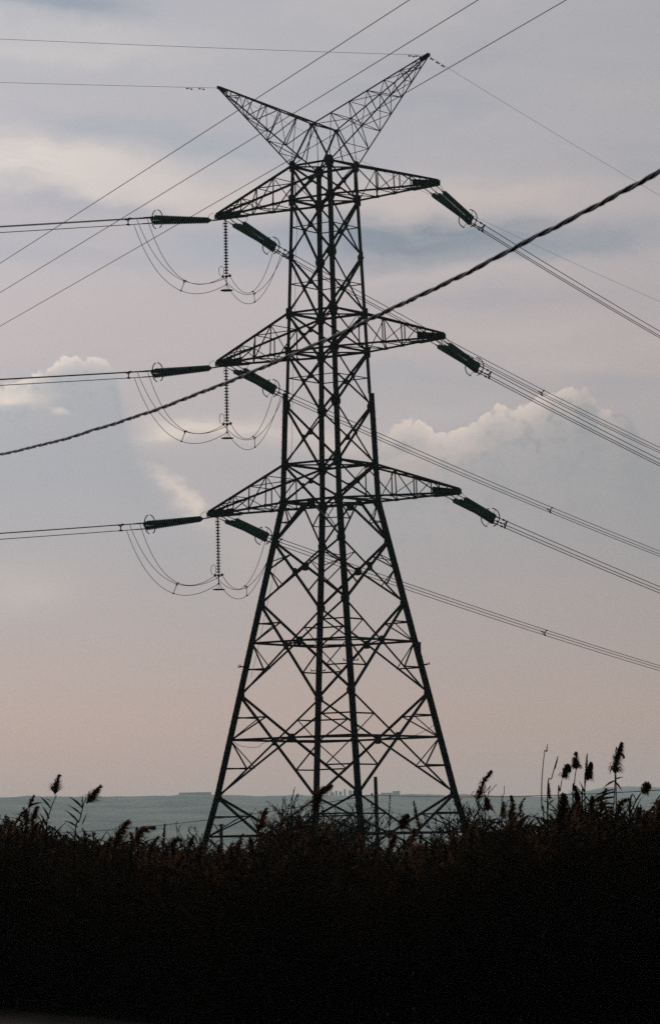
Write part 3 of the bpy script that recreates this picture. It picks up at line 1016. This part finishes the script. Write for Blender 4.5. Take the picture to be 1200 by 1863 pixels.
# the dense mass itself
stems, leaves = MB(), MB()
for k in range(6800):
    x = rng.uniform(-8, 8) if k < 4000 else rng.uniform(-20, 20)
    dep = rng.random() ** 1.4 * 12
    dist = front_y(x) + dep
    mt_ = mass_top(x, dist) + .15 * noise.noise(Vector((x * 1.4, dist * .7, 1.0))) + .10 * noise.noise(Vector((x * 4.1, dist * 1.5, 6.0)))
    h = (mt_ - .05) * rng.uniform(.70, 1.02) if dep > 1 else (mt_ - .08) * rng.uniform(.45, .98)
    g0 = Vector((x, dist, 0))
    lean = Vector((rng.gauss(.05, .16), rng.gauss(0, .12), 0))
    pts = [g0, g0 + lean * .3 + Z * h * .55, g0 + lean + Z * h]
    stems.tube(pts, [.007, .006, .003], 3, caps=False)
    for j in range(9 if dep < 4 else 6):
        q = lerp(g0, pts[2], rng.uniform(.04 if dep < 3 else .4, .99))
        sx = rng.choice((-1, 1))
        blade(leaves, q, Vector((sx * rng.uniform(.3, 1), rng.uniform(-.8, .8), rng.uniform(.3, 1.5))), rng.uniform(.22, .55), rng.uniform(.014, .032), rng.uniform(.5, 2.0), 3)
    if h > mt_ * .88 and rng.random() < .5:
        bd = rng.uniform(-.05, .14)
        plume(leaves, [pts[2] - Z * .12, pts[2] + Vector((bd * .4, 0, .04)), pts[2] + Vector((bd, 0, .13))], rng.uniform(.07, .13), 34, rng, rng.uniform(.3, .8), Vector((.2, 0, 0)), .010)
    if h > mt_ * .8:
        for j in range(3):
            blade(leaves, lerp(g0, pts[2], rng.uniform(.8, 1.0)), Vector((rng.choice((-1, -1, 1)) * rng.uniform(.4, 1), rng.uniform(-.4, .4), rng.uniform(.4, 1.4))), rng.uniform(.22, .42), rng.uniform(.02, .036), rng.uniform(.4, 1.6), 4)
for k in range(9000):                                            # dead leaves and shoots low in the bed
    x = rng.uniform(-9, 9)
    q = Vector((x, front_y(x) + rng.random() ** 1.5 * 5, rng.uniform(.0, 1.1)))
    blade(leaves, q, Vector((rng.uniform(-1, 1), rng.uniform(-.6, .6), rng.uniform(-.2, 1.3))), rng.uniform(.25, .6), rng.uniform(.02, .045), rng.uniform(.4, 2.0), 3)
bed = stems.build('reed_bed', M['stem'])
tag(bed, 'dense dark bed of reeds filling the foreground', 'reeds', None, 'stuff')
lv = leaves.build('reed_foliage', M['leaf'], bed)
# lower reeds and scrub on toward the tower
fm = MB()
for k in range(4200):
    dist = rng.uniform(54, 185)
    x = rng.uniform(-.30, .30) * dist
    h = EYE + rng.uniform(-.35, .12) * dist / 100 - .15
    g0 = Vector((x, dist, 0))
    lean = Vector((rng.gauss(.08, .2), 0, 0))
    fm.tube([g0, g0 + lean + Z * h], [.012, .006], 3, caps=False)
    for j in range(5):
        q = lerp(g0, g0 + lean + Z * h, rng.uniform(.45, 1))
        blade(fm, q, Vector((rng.uniform(-1, 1), rng.uniform(-.5, .5), rng.uniform(.2, 1.4))), rng.uniform(.3, .7), .045, rng.uniform(.5, 1.8), 3)
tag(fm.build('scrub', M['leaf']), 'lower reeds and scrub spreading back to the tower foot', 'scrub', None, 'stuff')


# ------------------------------------------------------------------ bare shrubs
def shrub(px, py_top, dist, spread_px, seed, label, lean=0.0, n0=9):
    rg = random.Random(seed)
    H = at(px, py_top, dist).z
    g = Vector((at(px, 1555, dist).x, dist, 0))
    root = thing('bare_shrub', g, label, 'shrub', 'leafless shrubs behind the reeds')
    wood, twig = MB(), MB()
    sp = PX(spread_px, dist)

    def grow(p, d, L, r, depth):
        if p.z > H * .97: return
        pts = [p]
        q, dd = p, d
        for s in range(4):
            dd = (dd + Vector((rg.gauss(0, .13), rg.gauss(0, .13), rg.gauss(.03, .08)))).normalized()
            q = q + dd * L / 4
            pts.append(q)
        (wood if depth == 0 else twig).tube(pts, [max(r * (1 - .16 * i), .011) for i in range(5)], 4 if depth == 0 else 3, caps=False)
        if depth < 3:
            for j in range(4 if depth else 6):
                f = rg.uniform(.35, 1.0)
                i = min(int(f * 4), 3)
                b_ = lerp(pts[i], pts[i + 1], f * 4 - i)
                nd = (dd + Vector((rg.gauss(0, .5), rg.gauss(0, .5), rg.gauss(.15, .3)))).normalized()
                grow(b_, nd, L * rg.uniform(.34, .55), r * .5, depth + 1)
    for k in range(n0):
        a_ = rg.uniform(0, 2 * math.pi)
        out_ = rg.uniform(0, 1)
        tgt = Vector((math.cos(a_) * sp * out_ + lean, math.sin(a_) * sp * out_ * .6, H * rg.uniform(.48, .66)))
        grow(g + Vector((rg.gauss(0, .1), rg.gauss(0, .1), 0)), tgt.normalized(), tgt.length, .02, 0)
    wood.build('branch', M['bark'], root)
    twig.build('twigs', M['bark'], root)


shrub(552, 1445, 120, 55, 1, 'wide bare shrub fanning out in front of the middle legs', -.35, 26)
shrub(618, 1458, 125, 40, 2, 'smaller bare shrub between the two middle legs', .2, 20)
shrub(338, 1500, 110, 30, 3, 'low bare shrub just outside the left pylon foot', 0, 16)
shrub(850, 1412, 100, 22, 4, 'tall thin leafless shrub beside the right pylon leg', .05, 7)
shrub(915, 1455, 100, 22, 5, 'sparse leafless shrub behind the double pointed reed', 0, 8)
shrub(1192, 1448, 95, 22, 6, 'pale twiggy shrub at the right edge behind the hanging head', 0, 5)
shrub(775, 1515, 120, 30, 7, 'low bare shrub inside the right pylon foot', 0, 12)

# ------------------------------------------------------------------ ground, hills and far skyline
gm = MB()
xs = [-7300, -2500, -700, -200, -60, -25, -10, 0, 10, 25, 60, 200, 700, 2500, 7300]
ys = [-250, -60, 0, 20, 34, 40, 48, 60, 100, 200, 450, 1200, 2600, 5500, 9000]
for y in ys:
    for x in xs:
        gm.v.append(Vector((x, y, 0)))
nx = len(xs)
for j in range(len(ys) - 1):
    for i in range(nx - 1):
        a_ = j * nx + i
        gm.f.append((a_, a_ + 1, a_ + nx + 1, a_ + nx))
tag(gm.build('ground', M['ground']), 'dark flat field stretching back to the hills', 'ground', None, 'structure')
pm = MB()
N_ = 40
for i in range(N_):
    for s in (0, 1):
        x = -30 + 60 * i / (N_ - 1)
        yy = front_y(x) - 1.3 - s * 4.5 + .15 * noise.noise(Vector((x, s, 3)))
        pm.v.append(Vector((x, yy, .004)))
for i in range(N_ - 1):
    pm.f.append((2 * i, 2 * i + 1, 2 * i + 3, 2 * i + 2))
tag(pm.build('path', M['path']), 'bare earth track along the front of the reeds', 'path', None, 'structure')


def hills(name, dist, crest, depth, label, seed, rough, step):
    m = MB()
    cols, rows = int(5200 / step * dist / 4500), 14
    x0, x1 = -dist * .75, dist * .75
    for j in range(rows + 1):
        t = j / rows
        for i in range(cols + 1):
            x = lerp(x0, x1, i / cols)
            px = W0 / 2 + x / dist * F
            pts = crest
            y = pts[0][1] if px < pts[0][0] else pts[-1][1]
            for (a_, ya), (b_, yb) in zip(pts, pts[1:]):
                if a_ <= px <= b_:
                    f = (px - a_) / (b_ - a_)
                    f = f * f * (3 - 2 * f)
                    y = lerp(ya, yb, f)
            top = at(px, y, dist).z
            ridge = math.sin(min(1, t * 1.0) * math.pi / 2) if t <= .7 else math.sin(.7 * math.pi / 2) + (1 - math.sin(.7 * math.pi / 2)) * ((t - .7) / .3)
            nz = noise.fractal(Vector((x * .0022 + seed, t * 3, seed)), 1.0, 2.0, 4)
            fine = noise.fractal(Vector((x * .035 + seed, t * 20, 1.0)), .8, 2.0, 3)
            und = noise.fractal(Vector((x * .0016 + seed, 5.0, seed)), 1.0, 2.0, 4) * 3.2
            wood = max(0.0, noise.noise(Vector((x * .006 + seed, t * 6, 9.0))) * 6.0 - .4)
            z = top * ridge * (1 + .16 * nz * (1 - t)) + (und + min(wood, 3.0)) * t + rough * fine * (.3 + .7 * t)
            m.v.append(Vector((x, dist - depth * (1 - t), max(z, -2 + t))))
    # back slope
    b = len(m.v)
    for i in range(cols + 1):
        x = lerp(x0, x1, i / cols)
        m.v.append(Vector((x, dist + depth * .8, -1)))
    w = cols + 1
    for j in range(rows + 1):
        for i in range(cols):
            a_ = j * w + i
            m.f.append((a_, a_ + 1, a_ + w + 1, a_ + w))
    o = m.build(name, M['hill'], None)
    return tag(o, label, 'hills', None, 'structure')


hills('hills', 6300, [(-2500, 1470), (-400, 1462), (0, 1456), (60, 1450), (150, 1449), (240, 1449), (310, 1449), (350, 1447.5), (400, 1448), (470, 1450), (600, 1449), (680, 1446), (740, 1446), (800, 1447), (900, 1449), (1000, 1451),
      (1100, 1452), (1200, 1455), (1600, 1450), (3200, 1470)], 2000, 'low wooded hill ridge across the background', 3.0, 3.2, 12)
hills('far_hills', 7400, [(-2500, 1470), (-100, 1454), (40, 1450), (120, 1452), (500, 1456), (900, 1456), (985, 1450), (1040, 1440), (1090, 1432), (1150, 1431), (1230, 1436), (1500, 1450), (3200, 1470)], 900,
      'fainter higher hills on the horizon at right', 11.0, 1.8, 18)


def crest_at(px, py, dist=6290):
    return at(px, py, dist)


def far_block(name, x0, x1, y0, y1, label, cat, roof=None, n_win=4, mat='wall', dist=6290, grp='buildings on the far ridge'):
    a_, b_ = at(x0, y1, dist), at(x1, y0, dist)
    lo_, hi_ = Vector((a_.x, dist, a_.z - 4)), Vector((b_.x, dist + 14, b_.z))
    root = thing(name, (lo_ + hi_) / 2, label, cat, grp)
    m = MB(); m.box(lo_, hi_); m.build('wall', M[mat], root)
    m = MB()
    if roof == 'gable':
        c = (lo_.y + hi_.y) / 2
        m.v += [Vector(p) for p in ((lo_.x - .4, lo_.y - .4, hi_.z), (hi_.x + .4, lo_.y - .4, hi_.z), (hi_.x + .4, hi_.y + .4, hi_.z), (lo_.x - .4, hi_.y + .4, hi_.z), (lo_.x, c, hi_.z + 2.5), (hi_.x, c, hi_.z + 2.5))]
        m.f += [(0, 1, 5, 4), (2, 3, 4, 5), (1, 2, 5), (3, 0, 4), (3, 2, 1, 0)]
    else:
        m.box(lo_ + Vector((-.4, -.4, hi_.z - lo_.z)), hi_ + Vector((.4, .4, .5)))
    m.build('roof', M['roof'], root)
    for k in range(n_win):
        m = MB()
        x = lerp(lo_.x, hi_.x, (k + .5) / n_win)
        ww = (hi_.x - lo_.x) / n_win * .3
        m.box((x - ww, lo_.y - .08, hi_.z - 2.6), (x + ww, lo_.y + .06, hi_.z - 1.0))
        m.build('window', M['fitting'], root)


far_block('warehouse', 326, 384, 1441.5, 1447, 'long flat warehouse on the ridge left of the pylon', 'building', None, 8, 'palewall')
far_block('factory', 693, 713, 1442.5, 1450, 'flat factory block on the ridge right of the leaning pole', 'building', None, 4, 'wall', 6900)
far_block('factory', 714, 727, 1439.5, 1450, 'taller factory hall at the right end of the far factory', 'building', None, 3, 'wall', 6910)
for k, (x, y, w_, lab) in enumerate(((604, 1442, 3.6, 'short narrow tower block, leftmost of the distant cluster by the middle legs'), (611.5, 1439, 2.0, 'second distant tower block from the left, near the middle legs'),
                                     (619, 1440.5, 2.6, 'middle tower block of the distant cluster behind the pylon'), (627, 1436.5, 1.8, 'tallest tower block of the distant cluster behind the pylon'),
                                     (637, 1438.5, 3.0, 'rightmost tower block of the distant cluster, beside the near leg'))):
    far_block('tower_block', x - w_, x + w_, y, 1450, lab, 'building', None, 2, 'wall', 7000 + 14 * k, 'distant tower blocks')

# ------------------------------------------------------------------ air
hz = MB()
hz.box((-7500, -320, -1.5), (7500, 9200, 168))
ho = hz.build('haze', M['wall'], None)
tag(ho, 'pale evening haze over the plain', 'haze', None, 'stuff')
hm = bpy.data.materials.new('haze_air')
hm.use_nodes = True
nt = hm.node_tree
for n_ in list(nt.nodes):
    if n_.type != 'OUTPUT_MATERIAL':
        nt.nodes.remove(n_)
pv = nt.nodes.new('ShaderNodeVolumePrincipled')
pv.inputs['Color'].default_value = (0.70, 0.92, 0.98, 1)
pv.inputs['Density'].default_value = 0.9e-4
pv.inputs['Anisotropy'].default_value = 0.6
nt.links.new(pv.outputs[0], [n_ for n_ in nt.nodes if n_.type == 'OUTPUT_MATERIAL'][0].inputs['Volume'])
ho.data.materials.clear()
ho.data.materials.append(hm)

# ------------------------------------------------------------------ sky
SUN_EL, SUN_AZ = R(34), R(8)                # above and beyond the pylon, a little right
world = bpy.data.worlds.new('World')
SC.world = world
world.use_nodes = True
world.cycles.sampling_method = 'MANUAL'
world.cycles.sample_map_resolution = 512
wt = world.node_tree
for n_ in list(wt.nodes):
    wt.nodes.remove(n_)


class X:
    """a node value with arithmetic"""
    def __init__(s, sock): s.s = sock

    @staticmethod
    def op(o, a_, b_=None, c_=None):
        n_ = wt.nodes.new('ShaderNodeMath')
        n_.operation = o
        for i, v in enumerate((a_, b_, c_)):
            if v is None: continue
            if isinstance(v, X): wt.links.new(v.s, n_.inputs[i])
            else: n_.inputs[i].default_value = v
        return X(n_.outputs[0])

    def __add__(s, o): return X.op('ADD', s, o)
    def __radd__(s, o): return X.op('ADD', s, o)
    def __sub__(s, o): return X.op('SUBTRACT', s, o)
    def __rsub__(s, o): return X.op('SUBTRACT', o, s)
    def __mul__(s, o): return X.op('MULTIPLY', s, o)
    def __rmul__(s, o): return X.op('MULTIPLY', s, o)


def xyz(a_, b_, c_=0.0):
    a_, b_, c_ = a_ + c_ * 17.3, b_ + c_ * 9.1, 0.0
    n_ = wt.nodes.new('ShaderNodeCombineXYZ')
    for i, v in enumerate((a_, b_, c_)):
        if isinstance(v, X): wt.links.new(v.s, n_.inputs[i])
        else: n_.inputs[i].default_value = v
    return n_.outputs[0]


def fbm(vec, scale, detail=5, rough=.55):
    n_ = wt.nodes.new('ShaderNodeTexNoise')
    n_.noise_dimensions = '2D'
    n_.inputs['Scale'].default_value = scale
    n_.inputs['Detail'].default_value = detail
    n_.inputs['Roughness'].default_value = rough
    wt.links.new(vec, n_.inputs['Vector'])
    return X(n_.outputs['Fac'])


def sstep(v, lo_, hi_):
    n_ = wt.nodes.new('ShaderNodeMapRange')
    n_.interpolation_type = 'SMOOTHSTEP'
    wt.links.new(v.s, n_.inputs[0])
    n_.inputs[1].default_value, n_.inputs[2].default_value = lo_, hi_
    return X(n_.outputs[0])


def mixc(fac, a_, b_):
    n_ = wt.nodes.new('ShaderNodeMix')
    n_.data_type = 'RGBA'
    if isinstance(fac, X): wt.links.new(fac.s, n_.inputs[0])
    else: n_.inputs[0].default_value = fac
    for i, v in ((6, a_), (7, b_)):
        if isinstance(v, tuple): n_.inputs[i].default_value = v
        else: wt.links.new(v, n_.inputs[i])
    return n_.outputs[2]


def curve1(v, pts, lo_, hi_):
    """piecewise curve through pts, x in [lo_,hi_], value scaled from 0..1"""
    n_ = wt.nodes.new('ShaderNodeFloatCurve')
    ys_ = [p[1] for p in pts]
    y0, y1 = min(ys_), max(ys_)
    c = n_.mapping.curves[0]
    P_ = sorted(((x - lo_) / (hi_ - lo_), (y - y0) / (y1 - y0)) for x, y in pts)
    c.points[0].location = P_[0]
    c.points[1].location = P_[-1]
    for p_ in P_[1:-1]:
        c.points.new(*p_)
    n_.mapping.update()
    wt.links.new(((v - lo_) * (1 / (hi_ - lo_))).s, n_.inputs['Value'])
    return X(n_.outputs[0]) * (y1 - y0) + y0


def uv_of(px, py):
    d = ray(px, py).normalized()
    return math.degrees(math.atan2(d.x, d.y)), math.degrees(math.asin(d.z))


tc = wt.nodes.new('ShaderNodeTexCoord')
sep = wt.nodes.new('ShaderNodeSeparateXYZ')
wt.links.new(tc.outputs['Generated'], sep.inputs[0])
dx, dy, dz = X(sep.outputs[0]), X(sep.outputs[1]), X(sep.outputs[2])
U = X.op('ARCTAN2', dx, dy) * 57.29578
V = X.op('ARCSINE', dz) * 57.29578
K = 0.00913
w1 = fbm(xyz(U * .35, V * .9, 1.3), 1.0, 4)
w2 = fbm(xyz(U * .35, V * .9, 7.7), 1.0, 4)
f1 = fbm(xyz(U, V, 4.1), 1.9, 5, .6)
f2 = fbm(xyz(U, V, 6.3), 7.0, 4, .6)
UW = U + (w1 - .5) * 1.5 + (f1 - .5) * .35
VW = V + (w2 - .5) * .75 + (f1 - .5) * .16

rampn = wt.nodes.new('ShaderNodeValToRGB')
rr_ = rampn.color_ramp
stops = [(1440, (173, 140, 134)), (1300, (175, 148, 141)), (1150, (169, 151, 149)), (1000, (164, 154, 156)), (850, (165, 158, 161)), (640, (178, 166, 166)), (500, (178, 168, 170)), (300, (172, 167, 171)), (100, (170, 167, 171)), (-60, (165, 165, 172))]
VMAX = 16.0
for i, (y, c) in enumerate(stops):
    pos = max(0, min(1, uv_of(600, y)[1] / VMAX))
    if i < 2:
        e_ = rr_.elements[i]; e_.position = pos
    else:
        e_ = rr_.elements.new(pos)
    e_.color = srgb(*c)
wt.links.new((V * (1 / VMAX)).s, rampn.inputs['Fac'])
col = rampn.outputs['Color']
# faint streaks everywhere
stk = fbm(xyz(U * .16 + (w1 - .5) * .8, VW * .75, 2.2), 1.0, 5, .5)
high = sstep(V, 4.0, 8.5)
col = mixc(sstep(stk, .50, .78) * high * .55, col, srgb(188, 178, 177))
col = mixc(sstep(1.0 - stk, .53, .78) * high * .5, col, srgb(150, 153, 164))


wisp = sstep(fbm(xyz(U * .45 + (w1 - .5) * .6, VW * 2.6 + U * .12, 3.7), 1.0, 6, .6), .25, .70) * .7 + .62


def blob(col, cx, cy, sx, sy, rot, c, amp):
    u0, v0 = uv_of(cx, cy)
    a_ = R(-rot)
    du, dv = UW - u0, VW - v0
    p_ = du * (math.cos(a_) / (sx * K)) + dv * (math.sin(a_) / (sx * K))
    q_ = du * (-math.sin(a_) / (sy * K)) + dv * (math.cos(a_) / (sy * K))
    g_ = X.op('EXPONENT', (p_ * p_ + q_ * q_) * -1.0)
    return mixc(X.op('MINIMUM', g_ * amp * wisp, 1.0), col, srgb(*c))


for b_ in (
    (280, 246, 300, 38, 9, (152, 156, 167), .75), (560, 250, 140, 70, 0, (160, 162, 170), .5),
    (30, 294, 290, 46, 9, (209, 198, 189), 1.0), (270, 335, 220, 30, 10, (200, 189, 183), .9), (420, 360, 100, 22, 8, (192, 182, 178), .6),
    (170, 378, 230, 18, 4, (158, 156, 165), .6), (60, 430, 260, 30, 0, (158, 160, 170), .4),
    (90, 2, 120, 30, 12, (132, 141, 155), .95), (120, 78, 240, 36, 4, (186, 181, 180), .75),
    (820, 362, 330, 28, 1, (194, 180, 176), .9), (860, 395, 120, 12, -4, (184, 174, 174), .4),
    (770, 434, 255, 38, 2, (122, 131, 144), 1.25), (1050, 440, 240, 28, -2, (138, 144, 156), 1.0), (430, 450, 160, 34, 0, (158, 161, 171), .6),
    (850, 496, 300, 22, -2, (187, 175, 174), .7), (200, 500, 300, 25, -2, (176, 169, 171), .4), (900, 545, 260, 16, -3, (162, 156, 163), .5), (950, 600, 280, 24, -3, (186, 173, 171), .6),
    (250, 600, 300, 50, 0, (176, 165, 164), .5), (760, 690, 150, 35, 0, (158, 157, 164), .65), (1010, 668, 150, 18, 0, (188, 176, 173), .6)):
    col = blob(col, *b_)


def billow(seed, scale):
    """round cauliflower lumps, about 0..1"""
    n_ = wt.nodes.new('ShaderNodeTexVoronoi')
    n_.voronoi_dimensions = '2D'
    n_.feature = 'SMOOTH_F1'
    n_.inputs['Scale'].default_value = scale
    n_.inputs['Smoothness'].default_value = .25
    n_.inputs['Detail'].default_value = 1.0
    n_.inputs['Roughness'].default_value = .55
    n_.normalize = True
    wt.links.new(xyz(U + (f1 - .5) * .35, V + (f1 - .5) * .2, seed), n_.inputs['Vector'])
    return 1.0 - X(n_.outputs['Distance'])


def cumulus(col, edge, amp_px, rim_pts, rim_px, rimc, bodyc, depth_px, body_amp, seed, soft_pts):
    """cloud whose upper outline follows 'edge' with billows; sunlit rim, bluish shaded body that melts away below"""
    pts = [uv_of(x, y) for x, y in edge]
    lo_, hi_ = pts[0][0], pts[-1][0]
    e_curve = curve1(U, pts, lo_, hi_)
    b1, b2 = billow(seed, 1.7), billow(seed + 5.0, 4.4)
    bl = b1 * .52 + b2 * .48
    d_ = e_curve - V + (bl - .62) * (amp_px * K * 3.4) + (f1 - .5) * (amp_px * K * 1.3) + (f2 - .5) * (amp_px * K * 1.5)
    lohi = lambda P_: curve1(U, [(uv_of(x, 800)[0], a_) for x, a_ in P_], uv_of(P_[0][0], 800)[0], uv_of(P_[-1][0], 800)[0])
    soft = lohi(soft_pts) * K
    inside = sstep(X.op('DIVIDE', d_, soft), 0.0, 1.0)
    wide = sstep(U, lo_, lo_ + 1.3) * (1.0 - sstep(U, hi_ - 1.3, hi_))
    pos = X.op('MAXIMUM', d_, 0.0)
    fade = X.op('EXPONENT', pos * (-1.0 / (depth_px * K))) * sstep(V + (w1 - .5) * 3.0, .8, 8.6)
    rimf = X.op('EXPONENT', X.op('POWER', pos * (1 / (rim_px * K)), 1.6) * -1.0)
    relief = sstep(bl + (f2 - .5) * .35, .48, .80)
    col = mixc(inside * wide * fade * body_amp, col, srgb(*bodyc))
    deep = X.op('EXPONENT', pos * (-1.0 / (rim_px * 2.6 * K)))
    col = mixc(inside * wide * deep * lohi(rim_pts) * relief * .55, col, srgb(*rimc))
    return mixc(inside * wide * rimf * lohi(rim_pts) * (.45 + .55 * relief), col, srgb(*rimc))


col = blob(col, 400, 776, 120, 22, 0, (206, 191, 181), .95)
col = blob(col, 310, 786, 40, 22, 0, (210, 195, 184), .7)
col = blob(col, 590, 800, 90, 26, 4, (194, 179, 173), .8)
col = cumulus(col, [(-300, 760), (-120, 740), (-40, 718), (0, 706), (40, 690), (72, 680), (98, 662), (130, 650), (168, 652), (203, 660), (222, 682), (245, 708), (268, 748), (300, 800), (340, 850), (382, 890), (430, 940), (540, 1060)],
              13, [(-300, 0), (-100, .4), (0, .8), (60, .95), (130, .9), (200, .7), (225, .12), (250, .02), (300, .0), (330, .0), (365, .0), (400, .0), (540, 0)], 17, (222, 205, 193), (139, 145, 154), 330, .95, 11.0,
              [(-300, 12), (100, 7), (190, 9), (225, 130), (290, 230), (335, 190), (380, 190), (440, 220), (540, 240)])
col = blob(col, 22, 718, 55, 12, -8, (212, 197, 187), .85)
col = blob(col, 97, 742, 22, 7, 25, (204, 190, 183), .8)
col = blob(col, 345, 905, 50, 14, 48, (204, 188, 179), .85)
col = blob(col, 425, 1010, 60, 70, 30, (176, 164, 161), .3)
col = blob(col, 40, 1065, 100, 40, 0, (176, 167, 163), .6)
col = cumulus(col, [(560, 900), (640, 850), (680, 806), (705, 786), (735, 770), (765, 770), (795, 788), (825, 786), (852, 772), (880, 752), (902, 740), (932, 744), (962, 738), (1000, 718), (1040, 706), (1072, 716), (1098, 744), (1118, 742), (1140, 748), (1170, 790), (1230, 820), (1400, 870)],
              15, [(560, 0), (660, .3), (700, .65), (750, .9), (850, .95), (960, .95), (1040, .8), (1080, .45), (1110, .6), (1150, .2), (1250, .1), (1400, 0)], 33, (216, 198, 188), (131, 135, 142), 430, .92, 23.0,
              [(560, 120), (650, 70), (700, 20), (740, 9), (1050, 8), (1120, 10), (1160, 40), (1400, 60)])
col = blob(col, 800, 818, 120, 18, -8, (192, 176, 169), .5)
col = blob(col, 740, 855, 110, 22, -4, (180, 165, 161), .5)

# daylight model underneath, overcast darkened out of view, away from the sun, to keep pylon and reeds dark
sky = wt.nodes.new('ShaderNodeTexSky')
sky.sky_type = 'NISHITA'
sky.sun_disc = False
sky.sun_elevation = SUN_EL
sky.sun_rotation = SUN_AZ
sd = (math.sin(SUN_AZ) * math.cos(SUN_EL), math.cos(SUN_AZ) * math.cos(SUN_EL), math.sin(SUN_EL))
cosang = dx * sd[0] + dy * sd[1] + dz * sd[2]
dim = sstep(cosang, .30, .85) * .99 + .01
# brighter toward the left
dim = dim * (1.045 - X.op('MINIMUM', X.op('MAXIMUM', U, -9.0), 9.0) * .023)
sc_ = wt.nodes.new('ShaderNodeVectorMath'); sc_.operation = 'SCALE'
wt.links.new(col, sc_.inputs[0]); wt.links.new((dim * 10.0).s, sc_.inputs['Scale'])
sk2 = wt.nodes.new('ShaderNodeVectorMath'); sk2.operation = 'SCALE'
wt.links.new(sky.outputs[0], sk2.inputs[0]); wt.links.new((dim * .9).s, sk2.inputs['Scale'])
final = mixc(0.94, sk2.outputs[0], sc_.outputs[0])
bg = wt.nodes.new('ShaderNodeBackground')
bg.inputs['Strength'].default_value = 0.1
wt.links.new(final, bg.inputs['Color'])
wo = wt.nodes.new('ShaderNodeOutputWorld')
wt.links.new(bg.outputs[0], wo.inputs['Surface'])

sl = bpy.data.lights.new('sun', 'SUN')
sl.energy = 1.0
sl.angle = R(10)
sl.color = (1.0, .90, .80)
so = bpy.data.objects.new('sun', sl)
COL.objects.link(so)
so.rotation_euler = (-Vector(sd)).to_track_quat('-Z', 'Y').to_euler()

# ------------------------------------------------------------------ camera
cam = bpy.data.cameras.new('camera')
cam.sensor_fit = 'VERTICAL'
cam.sensor_height = 36.0
cam.sensor_width = 36.0
cam.lens = F / H0 * 36.0
cam.clip_start, cam.clip_end = 0.5, 30000
co = bpy.data.objects.new('camera', cam)
COL.objects.link(co)
right0, up0, fwd = Vector((1, 0, 0)), Vector((0, -SP, CP)), Vector((0, CP, SP))
rt = right0 * CR - up0 * SR
upv = right0 * SR + up0 * CR
mat = Matrix((rt, upv, -fwd)).transposed().to_4x4()
mat.translation = Vector((0, 0, EYE))
co.matrix_world = mat
cam.dof.use_dof = True
cam.dof.focus_distance = 201.0
cam.dof.aperture_fstop = 11.0
SC.camera = co
vs = SC.view_settings
vs.view_transform = 'Standard'
vs.look = 'None'
vs.exposure = 0
vs.gamma = 1
SC.cycles.sample_clamp_direct = 1.0
SC.cycles.sample_clamp_indirect = 0.6
SC.cycles.max_bounces = 5
SC.cycles.volume_bounces = 1
SC.cycles.transparent_max_bounces = 8
SC.cycles.use_denoising = False
SC.render.filter_size = 1.5
